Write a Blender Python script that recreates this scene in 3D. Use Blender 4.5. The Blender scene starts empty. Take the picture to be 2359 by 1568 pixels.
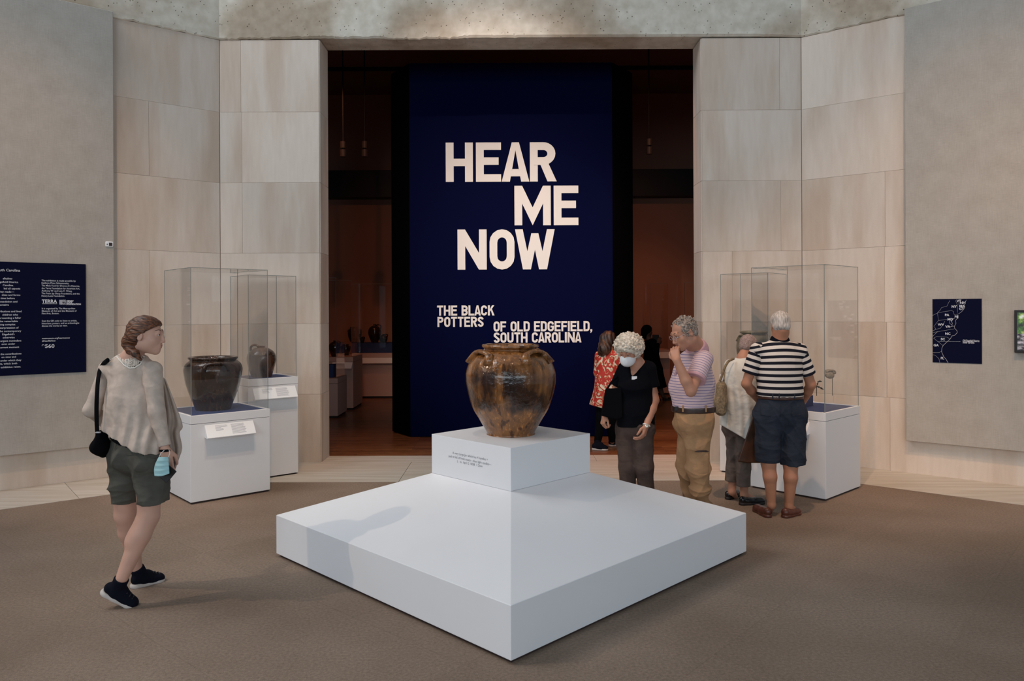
import bpy, bmesh, math, random
import numpy as np
from mathutils import Matrix, Vector
random.seed(7); RS = np.random.RandomState(5)
C = bpy.context.scene.collection
pi = math.pi
H = 1.8; F = 1747.0; RO = 0.0043          # eye height, focal length in pixels of the 2359 px frame, slight roll

# ---------------------------------------------------------------- camera
cam = bpy.data.cameras.new('camera'); cam.sensor_width = 36; cam.lens = F/2359*36
cam.shift_y = -70/2359; cam.clip_end = 200
co = bpy.data.objects.new('camera', cam); C.objects.link(co)
co.matrix_world = Matrix.Translation((0, 0, H)) @ Matrix.Rotation(RO, 4, 'Y') @ Matrix.Rotation(pi/2, 4, 'X')
sc = bpy.context.scene; sc.camera = co
sc.view_settings.view_transform = 'Standard'; sc.view_settings.look = 'None'
sc.view_settings.gamma = 1; sc.view_settings.exposure = 0.0
sc.view_settings.use_curve_mapping = False
# ---------------------------------------------------------------- light
w = bpy.data.worlds.new('sky'); sc.world = w; w.use_nodes = True
w.node_tree.nodes['Background'].inputs[0].default_value = (0.72, 0.86, 1.0, 1)
w.node_tree.nodes['Background'].inputs[1].default_value = 0.30

def lamp(kind, loc, to, power, col, size=1.0, size_y=None, angle=60, blend=0.5, name='gallery_light'):
    l = bpy.data.lights.new(name, kind); l.energy = power; l.color = col
    if kind == 'AREA':
        l.shape = 'RECTANGLE'; l.size = size; l.size_y = size_y or size
    if kind == 'SPOT':
        l.spot_size = math.radians(angle); l.spot_blend = blend; l.shadow_soft_size = size
    o = bpy.data.objects.new(name, l); C.objects.link(o)
    o.location = loc
    o.rotation_euler = (Vector(to)-Vector(loc)).to_track_quat('-Z', 'Y').to_euler()
    return o
WARM = (1.0, 0.62, 0.37); COOL = (0.80, 0.91, 1.0); AMB = (1.0, 0.36, 0.17)
# daylight: high window wall behind and left of the camera, an added fill lamp at right, and the roof light over the hall
lamp('AREA', (-4.5, -8.0, 3.6), (0.2, 6.5, 1.2), 470, COOL, 11.0, 3.0, name='daylight_fill')
lamp('AREA', (6.5, -7.5, 3.6), (0.2, 5.5, 0.8), 260, COOL, 7.0, 3.0, name='daylight_fill')  # added fill from the right camera side, not a window
lamp('AREA', (-7.3, 5.2, 10.2), (0.6, 7.6, 1.5), 470, (0.95, 0.97, 1.0), 4.5, 4.5, name='roof_daylight')
# track spots of the hall, and one added for the far carpet
lamp('SPOT', (-6.5, 3.35, 5.5), (-1.3, 4.95, 0.4), 360, (1.0, 0.76, 0.56), 0.035, angle=52, blend=0.9, name='hall_spot')
lamp('SPOT', (0.4, 2.7, 7.2), (0.0, 5.5, 1.2), 80, WARM, 0.05, angle=22, blend=0.8, name='hall_spot')
lamp('SPOT', (-3.6, 4.2, 7.4), (-5.0, 7.8, 1.3), 420, WARM, 0.06, angle=50, blend=1, name='hall_spot')
lamp('SPOT', (2.9, 4.0, 7.4), (4.9, 7.9, 1.1), 560, WARM, 0.06, angle=54, blend=1, name='hall_spot')
lamp('SPOT', (-1.6, 4.4, 7.4), (-2.9, 7.9, 0.7), 420, WARM, 0.06, angle=34, blend=1, name='hall_spot')
lamp('SPOT', (1.2, 4.2, 7.4), (2.3, 7.5, 0.9), 700, WARM, 0.06, angle=46, blend=1, name='hall_spot')
lamp('SPOT', (-1.2, 5.2, 7.8), (-1.6, 7.6, 0), 480, (1, .86, .72), 0.06, angle=44, blend=1, name='hall_spot')  # added spot that brightens the far carpet
lamp('SPOT', (3.6, 3.5, 7.6), (4.9, 7.6, 1.6), 300, WARM, 0.06, angle=30, blend=1, name='hall_spot')
# dim amber lamps of the gallery behind the doorway
for a in [((-3.2, 13.0, 6.2), (-3.1, 15.8, 0.9), 95, 50), ((-3.9, 11.2, 6.2), (-3.8, 13.6, 0.5), 60, 40),
          ((3.0, 13.6, 6.2), (2.9, 16.6, 1.3), 120, 50), ((1.9, 9.9, 6.2), (1.9, 10.1, 0), 420, 50),
          ((-1.8, 9.8, 6.2), (-1.9, 10.0, 0), 150, 42), ((-2.3, 10.8, 6.3), (-2.4, 17.2, 2.0), 70, 55), ((2.4, 10.8, 6.3), (2.7, 17.2, 2.2), 90, 50)]:
    lamp('SPOT', a[0], a[1], a[2], AMB, 0.05, angle=a[3], blend=1, name='amber_spot')
lamp('SPOT', (-1.0, 3.0, 6.6), (0.05, 10.7, 2.9), 1500, (1, .70, .52), 0.05, angle=34, blend=1, name='title_spot')
lamp('SPOT', (0.9, 3.2, 6.5), (0.35, 10.7, 2.2), 800, (1, .86, .76), 0.05, angle=30, blend=1, name='title_spot')

# ---------------------------------------------------------------- helpers
def ray(x, y):
    dx, dy = x-1179.5, y-784
    return np.array([(dx*math.cos(RO)-dy*math.sin(RO))/F, 1.0, -(dx*math.sin(RO)+dy*math.cos(RO)+70)/F])
def at(x, y, D):                       # the world point at distance D seen at a pixel of the photograph
    return np.array([0, 0, H]) + ray(x, y)*D
def gr(x, y, z=0):
    r = ray(x, y); return np.array([0, 0, H]) + r*((z-H)/r[2])
def hit(x, y, P, n):                   # where that sight line meets a plane
    r = ray(x, y); o = np.array([0, 0, H]); return o + r*(np.dot(np.array(P)-o, n)/np.dot(r, n))

def tag(o, label=None, cat=None, group=None, kind=None):
    if label: o['label'] = label
    if cat: o['category'] = cat
    if group: o['group'] = group
    if kind: o['kind'] = kind
    return o
def empty(name, loc, label=None, cat=None, rz=0, group=None):
    o = bpy.data.objects.new(name, None); C.objects.link(o); o.empty_display_size = .1
    o.location = loc; o.rotation_euler = (0, 0, rz); return tag(o, label, cat, group)
def mesh_obj(name, V, Fc, m, parent=None, smooth=False, loc=None):
    me = bpy.data.meshes.new(name); me.from_pydata([tuple(map(float, v)) for v in V], [], [tuple(f) for f in Fc]); me.update()
    if m: me.materials.append(m)
    if smooth: me.polygons.foreach_set('use_smooth', [True]*len(me.polygons))
    o = bpy.data.objects.new(name, me); C.objects.link(o)
    if parent: o.parent = parent
    if loc is not None: o.location = loc
    return o
def box_vf(x0, y0, z0, x1, y1, z1, b=0.0):
    bm = bmesh.new(); bmesh.ops.create_cube(bm, size=1)
    for v in bm.verts:
        v.co = Vector(((x0+x1)/2+v.co.x*(x1-x0), (y0+y1)/2+v.co.y*(y1-y0), (z0+z1)/2+v.co.z*(z1-z0)))
    if b: bmesh.ops.bevel(bm, geom=list(bm.edges), offset=b, segments=1, affect='EDGES')
    bm.normal_update(); bm.verts.index_update()
    V = [tuple(v.co) for v in bm.verts]; Fc = [[v.index for v in f.verts] for f in bm.faces]; bm.free(); return V, Fc
def box(name, a, b, m, parent=None, bev=0.0, M=None):
    V, Fc = box_vf(*a, *b, bev)
    if M is not None: V = [tuple(M @ Vector(v)) for v in V]
    return mesh_obj(name, V, Fc, m, parent)
def join_vf(parts):
    V = []; Fc = []
    for v, f in parts:
        n = len(V); V += list(v); Fc += [[i+n for i in q] for q in f]
    return V, Fc
def lathe_vf(prof, seg=48, c=(0, 0, 0), cap=True):
    V = []; Fc = []
    for r, z in prof:
        for i in range(seg):
            a = 2*pi*i/seg; V.append((c[0]+r*math.cos(a), c[1]+r*math.sin(a), c[2]+z))
    for j in range(len(prof)-1):
        for i in range(seg):
            k = (i+1) % seg; Fc.append([j*seg+i, j*seg+k, (j+1)*seg+k, (j+1)*seg+i])
    if cap:
        Fc.append(list(range(seg))[::-1]); Fc.append([(len(prof)-1)*seg+i for i in range(seg)])
    return V, Fc
def tube_vf(P, r, seg=8, flat=None, cap=True):     # swept tube; flat=(direction, factor) squashes the section
    P = [np.array(p, float) for p in P]; n = len(P); V = []; Fc = []
    rr = r if hasattr(r, '__len__') else [r]*n
    prev = None
    for i in range(n):
        t = P[min(i+1, n-1)]-P[max(i-1, 0)]; t = t/(np.linalg.norm(t)+1e-9)
        ref = prev if prev is not None else (np.array([0, 0, 1.]) if abs(t[2]) < .9 else np.array([1., 0, 0]))
        a = ref-t*np.dot(ref, t); a /= np.linalg.norm(a)+1e-9; b = np.cross(t, a); prev = a
        for k in range(seg):
            th = 2*pi*k/seg; d = (a*math.cos(th)+b*math.sin(th))*rr[i]
            if flat is not None:
                fd = np.array(flat[0], float); fd /= np.linalg.norm(fd); d = d-fd*np.dot(d, fd)*(1-flat[1])
            V.append(tuple(P[i]+d))
    for j in range(n-1):
        for k in range(seg):
            k2 = (k+1) % seg; Fc.append([j*seg+k, j*seg+k2, (j+1)*seg+k2, (j+1)*seg+k])
    if cap: Fc.append(list(range(seg))[::-1]); Fc.append([(n-1)*seg+k for k in range(seg)])
    return V, Fc
def spline(P, n=8):
    P = [np.array(p, float) for p in P]; Q = [P[0]]+P+[P[-1]]; out = []
    for i in range(1, len(Q)-2):
        for k in range(n):
            t = k/n; a, b, c, d = Q[i-1], Q[i], Q[i+1], Q[i+2]
            out.append(.5*((2*b)+(c-a)*t+(2*a-5*b+4*c-d)*t*t+(3*b-3*c+d-a)*t**3))
    out.append(P[-1]); return out
def slab_vf(poly, y0, y1):                         # polygon in (x,z) extruded in y
    n = len(poly); V = [(x, y0, z) for x, z in poly]+[(x, y1, z) for x, z in poly]
    Fc = [list(range(n)), list(range(2*n-1, n-1, -1))]+[[i, i+n, (i+1) % n+n, (i+1) % n] for i in range(n)]
    return V, Fc

# ---------------------------------------------------------------- materials
def nt(name):
    m = bpy.data.materials.new(name); m.use_nodes = True; t = m.node_tree
    return m, t, t.nodes['Principled BSDF']
def mat(name, col, rough=.6, var=.0, scale=8, bump=0, bscale=60, metal=0, stretch=(1, 1, 1), var_col=None, spec=.5, coat=0, sheen=0, emit=None):
    m, t, p = nt(name); N = t.nodes; L = t.links
    p.inputs['Roughness'].default_value = rough; p.inputs['Metallic'].default_value = metal
    p.inputs['Specular IOR Level'].default_value = spec; p.inputs['Coat Weight'].default_value = coat
    p.inputs['Sheen Weight'].default_value = sheen
    p.inputs['Base Color'].default_value = (*col, 1)
    if emit: p.inputs['Emission Color'].default_value = (*emit[0], 1); p.inputs['Emission Strength'].default_value = emit[1]
    tc = N.new('ShaderNodeTexCoord'); mp = N.new('ShaderNodeMapping'); mp.inputs['Scale'].default_value = stretch
    L.new(tc.outputs['Object'], mp.inputs[0])
    if var:
        nz = N.new('ShaderNodeTexNoise'); nz.inputs['Scale'].default_value = scale; nz.inputs['Detail'].default_value = 5
        L.new(mp.outputs[0], nz.inputs[0])
        rp = N.new('ShaderNodeValToRGB'); vc = var_col or tuple(max(0, c*(1-var)) for c in col)
        rp.color_ramp.elements[0].position = .3; rp.color_ramp.elements[1].position = .7
        rp.color_ramp.elements[0].color = (*vc, 1); rp.color_ramp.elements[1].color = (*[min(1, c*(1+var*.5)) if var_col is None else c for c in col], 1)
        L.new(nz.outputs[0], rp.inputs[0]); L.new(rp.outputs[0], p.inputs['Base Color'])
    if bump:
        n2 = N.new('ShaderNodeTexNoise'); n2.inputs['Scale'].default_value = bscale; n2.inputs['Detail'].default_value = 4
        L.new(mp.outputs[0], n2.inputs[0]); b = N.new('ShaderNodeBump'); b.inputs['Strength'].default_value = bump; b.inputs['Distance'].default_value = .01
        L.new(n2.outputs[0], b.inputs['Height']); L.new(b.outputs[0], p.inputs['Normal'])
    return m
def mul_noise(t, src, scale, lo, hi, vec=None, p0=.35, p1=.65, detail=5):   # multiplies a colour by a soft noise
    N = t.nodes; L = t.links
    nz = N.new('ShaderNodeTexNoise'); nz.inputs['Scale'].default_value = scale; nz.inputs['Detail'].default_value = detail
    if vec is not None: L.new(vec, nz.inputs[0])
    rp = N.new('ShaderNodeValToRGB'); rp.color_ramp.elements[0].color = (*lo, 1); rp.color_ramp.elements[1].color = (*hi, 1)
    rp.color_ramp.elements[0].position = p0; rp.color_ramp.elements[1].position = p1
    L.new(nz.outputs[0], rp.inputs[0]); mx = N.new('ShaderNodeMix'); mx.data_type = 'RGBA'; mx.blend_type = 'MULTIPLY'; mx.inputs[0].default_value = 1
    L.new(src, mx.inputs[6]); L.new(rp.outputs[0], mx.inputs[7]); return mx.outputs[2]
def mapping(t, scale, kind='Object', loc=(0, 0, 0)):
    tc = t.nodes.new('ShaderNodeTexCoord'); mp = t.nodes.new('ShaderNodeMapping'); mp.inputs['Scale'].default_value = scale; mp.inputs['Location'].default_value = loc
    t.links.new(tc.outputs[kind], mp.inputs[0]); return mp.outputs[0]
def rgb(t, col):
    n = t.nodes.new('ShaderNodeRGB'); n.outputs[0].default_value = (*col, 1); return n.outputs[0]
def bump(t, p, h, strength, dist=.01):
    b = t.nodes.new('ShaderNodeBump'); b.inputs['Strength'].default_value = strength; b.inputs['Distance'].default_value = dist
    t.links.new(h, b.inputs['Height']); t.links.new(b.outputs[0], p.inputs['Normal'])

def stone_mat(name, col):
    m, t, p = nt(name); p.inputs['Roughness'].default_value = .8; p.inputs['Specular IOR Level'].default_value = .25
    oi = t.nodes.new('ShaderNodeObjectInfo')
    v = mapping(t, (1, 1, .16)); v2 = mapping(t, (1, 1, 1))
    add = t.nodes.new('ShaderNodeVectorMath'); t.links.new(v, add.inputs[0])
    sc_ = t.nodes.new('ShaderNodeVectorMath'); sc_.operation = 'SCALE'; sc_.inputs[0].default_value = (7, 13, 5); t.links.new(oi.outputs['Random'], sc_.inputs[3]); t.links.new(sc_.outputs[0], add.inputs[1])
    c = rgb(t, col)
    c = mul_noise(t, c, 2.6, (.86, .79, .73), (1.03, 1.03, 1.03), add.outputs[0], .36, .56, 6)
    c = mul_noise(t, c, 22, (.96, .95, .94), (1.02, 1.02, 1.02), add.outputs[0], .3, .7)
    c = mul_noise(t, c, 240, (.95, .95, .95), (1.02, 1.02, 1.02), v2, .3, .7)
    hs = t.nodes.new('ShaderNodeHueSaturation'); t.links.new(c, hs.inputs['Color'])
    mr = t.nodes.new('ShaderNodeMapRange'); mr.inputs[3].default_value = .90; mr.inputs[4].default_value = 1.05; t.links.new(oi.outputs['Random'], mr.inputs[0]); t.links.new(mr.outputs[0], hs.inputs['Value'])
    t.links.new(hs.outputs[0], p.inputs['Base Color'])
    nz = t.nodes.new('ShaderNodeTexNoise'); nz.inputs['Scale'].default_value = 90; t.links.new(v2, nz.inputs[0]); bump(t, p, nz.outputs[0], .15)
    return m
M_stone = stone_mat('limestone', (.70, .61, .53))
M_joint = mat('mortar', (.50, .42, .35), .9)
def concrete_mat():
    m, t, p = nt('concrete'); p.inputs['Roughness'].default_value = .9
    v = mapping(t, (1, 1, 1)); c = rgb(t, (.66, .63, .57))
    c = mul_noise(t, c, .9, (.70, .60, .51), (1.04, 1.02, .98), v, .40, .54, 7)
    c = mul_noise(t, c, 9, (.82, .80, .76), (1.05, 1.05, 1.05), v, .3, .7)
    vo = t.nodes.new('ShaderNodeTexVoronoi'); vo.inputs['Scale'].default_value = 21; t.links.new(v, vo.inputs[0])
    rp = t.nodes.new('ShaderNodeValToRGB'); rp.color_ramp.elements[0].position = .09; rp.color_ramp.elements[1].position = .15
    rp.color_ramp.elements[0].color = (.28, .24, .2, 1); rp.color_ramp.elements[1].color = (1, 1, 1, 1); t.links.new(vo.outputs['Distance'], rp.inputs[0])
    nz = t.nodes.new('ShaderNodeTexNoise'); nz.inputs['Scale'].default_value = 5; t.links.new(v, nz.inputs[0])
    r2 = t.nodes.new('ShaderNodeValToRGB'); r2.color_ramp.elements[0].position = .46; r2.color_ramp.elements[1].position = .52; t.links.new(nz.outputs[0], r2.inputs[0])
    mx = t.nodes.new('ShaderNodeMix'); mx.data_type = 'RGBA'; t.links.new(r2.outputs[0], mx.inputs[0]); mx.inputs[6].default_value = (1, 1, 1, 1); t.links.new(rp.outputs[0], mx.inputs[7])
    m2 = t.nodes.new('ShaderNodeMix'); m2.data_type = 'RGBA'; m2.blend_type = 'MULTIPLY'; m2.inputs[0].default_value = 1
    t.links.new(c, m2.inputs[6]); t.links.new(mx.outputs[2], m2.inputs[7]); t.links.new(m2.outputs[2], p.inputs['Base Color'])
    bump(t, p, mx.outputs[2], .6, .02); return m
M_conc = concrete_mat()
def carpet_mat():
    m, t, p = nt('carpet'); p.inputs['Roughness'].default_value = 1; p.inputs['Specular IOR Level'].default_value = .1
    v = mapping(t, (1, 1, 1)); c = rgb(t, (.34, .26, .205))
    c = mul_noise(t, c, .7, (.80, .78, .76), (1.1, 1.1, 1.1), v, .35, .65)
    br = t.nodes.new('ShaderNodeTexBrick'); br.offset = 0; mp_ = t.nodes.new('ShaderNodeMapping'); mp_.inputs['Rotation'].default_value = (0, 0, .72); tc_ = t.nodes.new('ShaderNodeTexCoord'); t.links.new(tc_.outputs['Object'], mp_.inputs[0]); t.links.new(mp_.outputs[0], br.inputs[0])
    br.inputs['Scale'].default_value = 1; br.inputs['Brick Width'].default_value = .91; br.inputs['Row Height'].default_value = .91; br.inputs['Mortar Size'].default_value = .003
    br.inputs['Color1'].default_value = (1, 1, 1, 1); br.inputs['Color2'].default_value = (.93, .93, .93, 1); br.inputs['Mortar'].default_value = (.88, .88, .88, 1)
    mb = t.nodes.new('ShaderNodeMix'); mb.data_type = 'RGBA'; mb.blend_type = 'MULTIPLY'; mb.inputs[0].default_value = 1; t.links.new(c, mb.inputs[6]); t.links.new(br.outputs[0], mb.inputs[7]); c = mb.outputs[2]
    c = mul_noise(t, c, 60, (.80, .80, .80), (1.12, 1.12, 1.12), v, .3, .7, 3)
    c = mul_noise(t, c, 420, (.55, .55, .55), (1.35, 1.35, 1.35), v, .3, .7, 2)
    t.links.new(c, p.inputs['Base Color'])
    nz = t.nodes.new('ShaderNodeTexNoise'); nz.inputs['Scale'].default_value = 380; t.links.new(v, nz.inputs[0]); bump(t, p, nz.outputs[0], .8, .006)
    return m
M_carpet = carpet_mat()
def trav_mat():
    m, t, p = nt('travertine'); p.inputs['Roughness'].default_value = .5
    v = mapping(t, (.3, 4, 1)); c = rgb(t, (.60, .56, .50)); c = mul_noise(t, c, 3, (.84, .80, .75), (1.04, 1.04, 1.04), v)
    t.links.new(c, p.inputs['Base Color']); return m
M_trav = trav_mat()
def wood_mat():
    m, t, p = nt('floor_boards'); p.inputs['Roughness'].default_value = .32
    v = mapping(t, (.45, 1, 1)); br = t.nodes.new('ShaderNodeTexBrick'); t.links.new(mapping(t, (1, 1, 1)), br.inputs[0])
    br.inputs['Scale'].default_value = 1; br.inputs['Brick Width'].default_value = 1.3; br.inputs['Row Height'].default_value = .075; br.inputs['Mortar Size'].default_value = .0025
    br.inputs['Color1'].default_value = (.30, .125, .05, 1); br.inputs['Color2'].default_value = (.19, .07, .028, 1); br.inputs['Mortar'].default_value = (.05, .02, .01, 1)
    c = mul_noise(t, br.outputs[0], 14, (.72, .70, .68), (1.1, 1.1, 1.1), v)
    t.links.new(c, p.inputs['Base Color']); return m
M_wood = wood_mat()
def linen_mat():
    m, t, p = nt('linen'); p.inputs['Roughness'].default_value = .9; p.inputs['Specular IOR Level'].default_value = .2
    c = rgb(t, (.46, .43, .39))
    c = mul_noise(t, c, 6, (.95, .94, .93), (1.03, 1.03, 1.03), mapping(t, (1, 1, 1)))
    c = mul_noise(t, c, 30, (.90, .89, .88), (1.05, 1.05, 1.05), mapping(t, (.35, 1, 14)), .3, .7, 3)
    c = mul_noise(t, c, 30, (.93, .92, .91), (1.04, 1.04, 1.04), mapping(t, (9, 1, .4)), .3, .7, 3)
    t.links.new(c, p.inputs['Base Color']); return m
M_linen = linen_mat()
M_white = mat('white_paint', (.78, .79, .81), .55, spec=.3)
M_whitep = mat('white_platform_paint', (.80, .81, .84), .5, var=.02, scale=2, spec=.35)
M_toe = mat('dark_toe_kick', (.035, .02, .018), .7)
M_navy = mat('navy_panel', (.0020, .0035, .022), .8, spec=.1)
M_title = mat('title_wall_blue', (.0009, .0023, .025), .75, spec=.04)
M_black = mat('black_side', (.0016, .0016, .002), .9, spec=.03)
M_letter = mat('letter_white', (.80, .76, .72), .7)
M_print = mat('printed_white', (.66, .68, .74), .7)
M_grey = mat('printed_grey', (.16, .16, .18), .7)
M_lgrey = mat('printed_light_grey', (.45, .46, .50), .7)
M_deck = mat('navy_deck_cloth', (.020, .045, .16), .7, var=.15, scale=30)
M_card = mat('label_card', (.86, .88, .90), .6)
M_gwall = mat('gallery_wall', (.50, .27, .19), .9)
M_gceil = mat('gallery_ceiling', (.30, .17, .13), .9)
M_gblack = mat('black_metal', (.01, .01, .012), .5)
def glass_mat():
    m = bpy.data.materials.new('clear_acrylic'); m.use_nodes = True; t = m.node_tree; t.nodes.clear()
    out = t.nodes.new('ShaderNodeOutputMaterial'); tr = t.nodes.new('ShaderNodeBsdfTransparent'); tr.inputs[0].default_value = (.995, .995, .992, 1)
    gl = t.nodes.new('ShaderNodeBsdfGlossy'); gl.inputs['Roughness'].default_value = .0; gl.inputs['Color'].default_value = (1, 1, 1, 1)
    lw = t.nodes.new('ShaderNodeLayerWeight'); lw.inputs[0].default_value = .5
    pw = t.nodes.new('ShaderNodeMath'); pw.operation = 'POWER'; pw.inputs[1].default_value = 5; t.links.new(lw.outputs['Facing'], pw.inputs[0])
    ma = t.nodes.new('ShaderNodeMath'); ma.operation = 'MULTIPLY_ADD'; ma.inputs[1].default_value = .95; ma.inputs[2].default_value = .02; t.links.new(pw.outputs[0], ma.inputs[0])
    mx = t.nodes.new('ShaderNodeMixShader'); t.links.new(ma.outputs[0], mx.inputs[0]); t.links.new(tr.outputs[0], mx.inputs[1]); t.links.new(gl.outputs[0], mx.inputs[2]); t.links.new(mx.outputs[0], out.inputs[0])
    return m
M_glass = glass_mat()
M_edge = mat('acrylic_edge', (.22, .25, .24), .3)

# ---------------------------------------------------------------- hall shell
nL = np.array([math.sin(math.radians(38.6)), -math.cos(math.radians(38.6)), 0]); nR = nL*np.array([-1, 1, 1])
dL = np.array([-math.cos(math.radians(38.6)), -math.sin(math.radians(38.6)), 0]); dR = dL*np.array([-1, 1, 1])
A = np.array([-3.463, 9.01, 0]); B = np.array([3.448, 9.01, 0])
ZT = 5.02; COURSE = [0, .811, 1.647, 2.489, 3.325, 4.165, ZT]
def frame(P, d, n):          # matrix: local x along the wall, local y into the room, local z up
    d = Vector(d); n = Vector(n)
    return Matrix(((d.x, n.x, 0, P[0]), (d.y, n.y, 0, P[1]), (0, 0, 1, 0), (0, 0, 0, 1)))
def blocks(wall, M, x0, x1, joints, top=True, th=.008):
    for k in range(6):
        js = [x0]+[j for j in joints[k % len(joints)] if x0+.1 < j < x1-.1]+[x1]
        for a, b in zip(js[:-1], js[1:]):
            off = random.uniform(-.0015, .0015)
            V, Fc = box_vf(a+.001, -th+off, COURSE[k]+.001, b-.001, off, COURSE[k+1]-.001, .0014)
            V = [M @ Vector(v) for v in V]; c = sum(V, Vector())/len(V)
            o = mesh_obj('stone_block', [v-c for v in V], Fc, M_stone, wall, loc=c)
def shell(name, M, x0, x1, z0, z1, th, m, y1=0.0):
    V, Fc = box_vf(x0, y1-th, z0, x1, y1, z1); o = mesh_obj(name, [M @ Vector(v) for v in V], Fc, m); o['kind'] = 'structure'; return o
MF = frame((0, 9.01, 0), (1, 0, 0), (0, -1, 0)); ML = frame(A, dL, nL); MR = frame(B, dR, nR)
XL, XR = -2.283, 2.268                        # door opening
wl = shell('wall_left', ML, -.0, 5.2, 0, ZT, .3, M_joint, -.005); blocks(wl, ML, 0.003, 5.2, [[1.15, 3.1], [.0, 2.2, 4.2], [.78, 2.9], [.0, 2.2, 4.2], [.78, 2.9], [1.5, 3.6]])
wr = shell('wall_right', MR, 0, 5.2, 0, ZT, .3, M_joint, -.005); blocks(wr, MR, 0.003, 5.2, [[.35, .95, 3.1], [.92, 2.9], [.9, 2.6, 4.0], [.91, 3.1], [1.5, 3.5], [1.2, 3.3]])
wf = shell('wall_front_left', MF, A[0], XL+.0, 0, ZT, .34, M_joint, -.005)
blocks(wf, MF, A[0]+.003, XL, [[], [-3.2], [], [-3.2], [-3.2], [-3.21]])
wf2 = shell('wall_front_right', MF, XR, B[0], 0, ZT, .34, M_joint, -.005)
blocks(wf2, MF, XR, B[0]-.003, [[2.62], [2.55], [2.62], [3.2], [], [3.19]])
# reveals of the doorway, in the same courses
for wall, x, s in ((wf, XL, 1), (wf2, XR, -1)):
    MJ = frame((x-s*.001, 9.06, 0), (0, 1, 0), (s, 0, 0))
    for k in range(6):
        V, Fc = box_vf(-.038, -.001, COURSE[k]+.001, .345, .012, COURSE[k+1]-.001, .002); V = [MJ @ Vector(v) for v in V]; c = sum(V, Vector())/len(V)
        mesh_obj('stone_block', [v-c for v in V], Fc, M_stone, wall, loc=c)
box('shade_slab', (-11, -11, 5.6), (11, 2.3, 5.9), M_linen)['kind'] = 'structure'  # unseen slab added to keep light from above off the near carpet
box('shade_slab_side', (2.4, 2.3, 5.6), (11, 3.3, 5.9), M_linen)['kind'] = 'structure'  # second unseen slab, added to darken the carpet at right
# concrete beams above the stone with rough lower edge
def beam(name, M, x0, x1, soffit=True):
    V = []; Fc = []; n = int((x1-x0)/.03); r = np.random.RandomState(int(abs(x0)*100)+3)
    zz = np.cumsum(r.normal(0, .004, n+1)); zz -= np.linspace(zz[0], zz[-1], n+1); zz += r.normal(0, .004, n+1)
    rows = [(-.4, 0), (.01, 1), (.028, 1), (.03, .0)]
    for i in range(n+1):
        x = x0+(x1-x0)*i/n; e = max(-.02, min(.02, zz[i]))
        V += [(x, -.4, ZT+.01), (x, .005, ZT+.004+e*.6), (x, .022+e*.3, ZT+.02+e), (x, .024, ZT+.07), (x, .022, 8.6), (x, -.4, 8.6)]
    for i in range(n):
        for k in range(6):
            a = i*6+k; b = i*6+(k+1) % 6; Fc.append([a, b, b+6, a+6])
    Fc.append([0, 5, 4, 3, 2, 1]); Fc.append([n*6+k for k in range(6)])
    o = mesh_obj(name, [M @ Vector(v) for v in V], Fc, M_conc); o['kind'] = 'structure'; return o
beam('trim_1', MF, A[0], B[0]); beam('trim_2', ML, -.0, 5.2); beam('trim_3', MR, -.0, 5.2)
tag(bpy.data.objects['trim_1'], 'pitted grey concrete beam over the doorway'); 

# ---------------------------------------------------------------- floors
def poly_obj(name, pts, z, th, m, parent=None, kind=None):
    n = len(pts); V = [(x, y, z) for x, y in pts]+[(x, y, z-th) for x, y in pts]
    Fc = [list(range(n)), list(range(2*n-1, n-1, -1))]+[[i, i+n, (i+1) % n+n, (i+1) % n] for i in range(n)]
    o = mesh_obj(name, V, Fc, m, parent)
    if kind: o['kind'] = kind
    return o
bw = .88; yb = 7.973
def inner(P, d, n, t): return (P+n*bw+d*t)[:2]
cl = A+nL*bw; tl = (yb-cl[1])/dL[1]; CL = (cl+dL*tl)[:2]; CR = np.array([-CL[0], CL[1]])
# carpet outline: far border, then along both angled walls and off behind the camera
EL = inner(A, dL, nL, 5.2); ER = inner(B, dR, nR, 5.2)
carpet = poly_obj('floor', [tuple(CL), tuple(EL), (-9, -3.0), (9, -3.0), tuple(ER), tuple(CR)], 0, .02, M_carpet, None, 'structure')
tag(carpet, 'brown grey wall to wall carpet')
def slab(q, c, parent):
    V = [(x, y, 0.002) for x, y in q]+[(x, y, -.03) for x, y in q]; n = 4
    V = [np.array(v) for v in V]; cc = sum(V)/8; V = [v-cc for v in V]
    V = [np.array([v[0]*(1-.003), v[1]*(1-.003), v[2]]) for v in V]
    mesh_obj('stone_slab', V, [[0, 1, 2, 3], [7, 6, 5, 4]]+[[i, i+n, (i+1) % n+n, (i+1) % n] for i in range(4)], M_trav, parent, loc=cc)
border = poly_obj('floor_border', [tuple(EL), tuple((A+dL*5.2)[:2]), tuple(A[:2]), (XL, 9.01), (XL, 9.4), (XR, 9.4), (XR, 9.01), tuple(B[:2]), tuple((B+dR*5.2)[:2]), tuple(ER), tuple(CR), tuple(CL)], -.012, .02, M_joint, None, 'structure')
tag(border, 'pale limestone slabs bordering the carpet')
for s, P, d, n in ((1, A, dL, nL), (-1, B, dR, nR)):
    ts = [0.15, 1.62, 3.1, 4.4, 5.2] if s == 1 else [.15, 2.3, 3.8, 5.2]
    for a, b in zip(ts[:-1], ts[1:]):
        q = [(P+n*bw+d*a)[:2], (P+n*bw+d*b)[:2], (P+d*b)[:2], (P+d*a)[:2]]
        if a == .15: q[0] = CL if s == 1 else CR; q[3] = P[:2]
        slab([tuple(v) for v in q], 0, border)
xs = [CL[0], -1.2, .3, 1.3, CR[0]]
for i in range(4):
    a, b = xs[i], xs[i+1]; ta, tb = (A[0] if i == 0 else a), (B[0] if i == 3 else b)
    slab([(a, yb), (ta, 9.01), (tb, 9.01), (b, yb)], 0, border)
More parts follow.
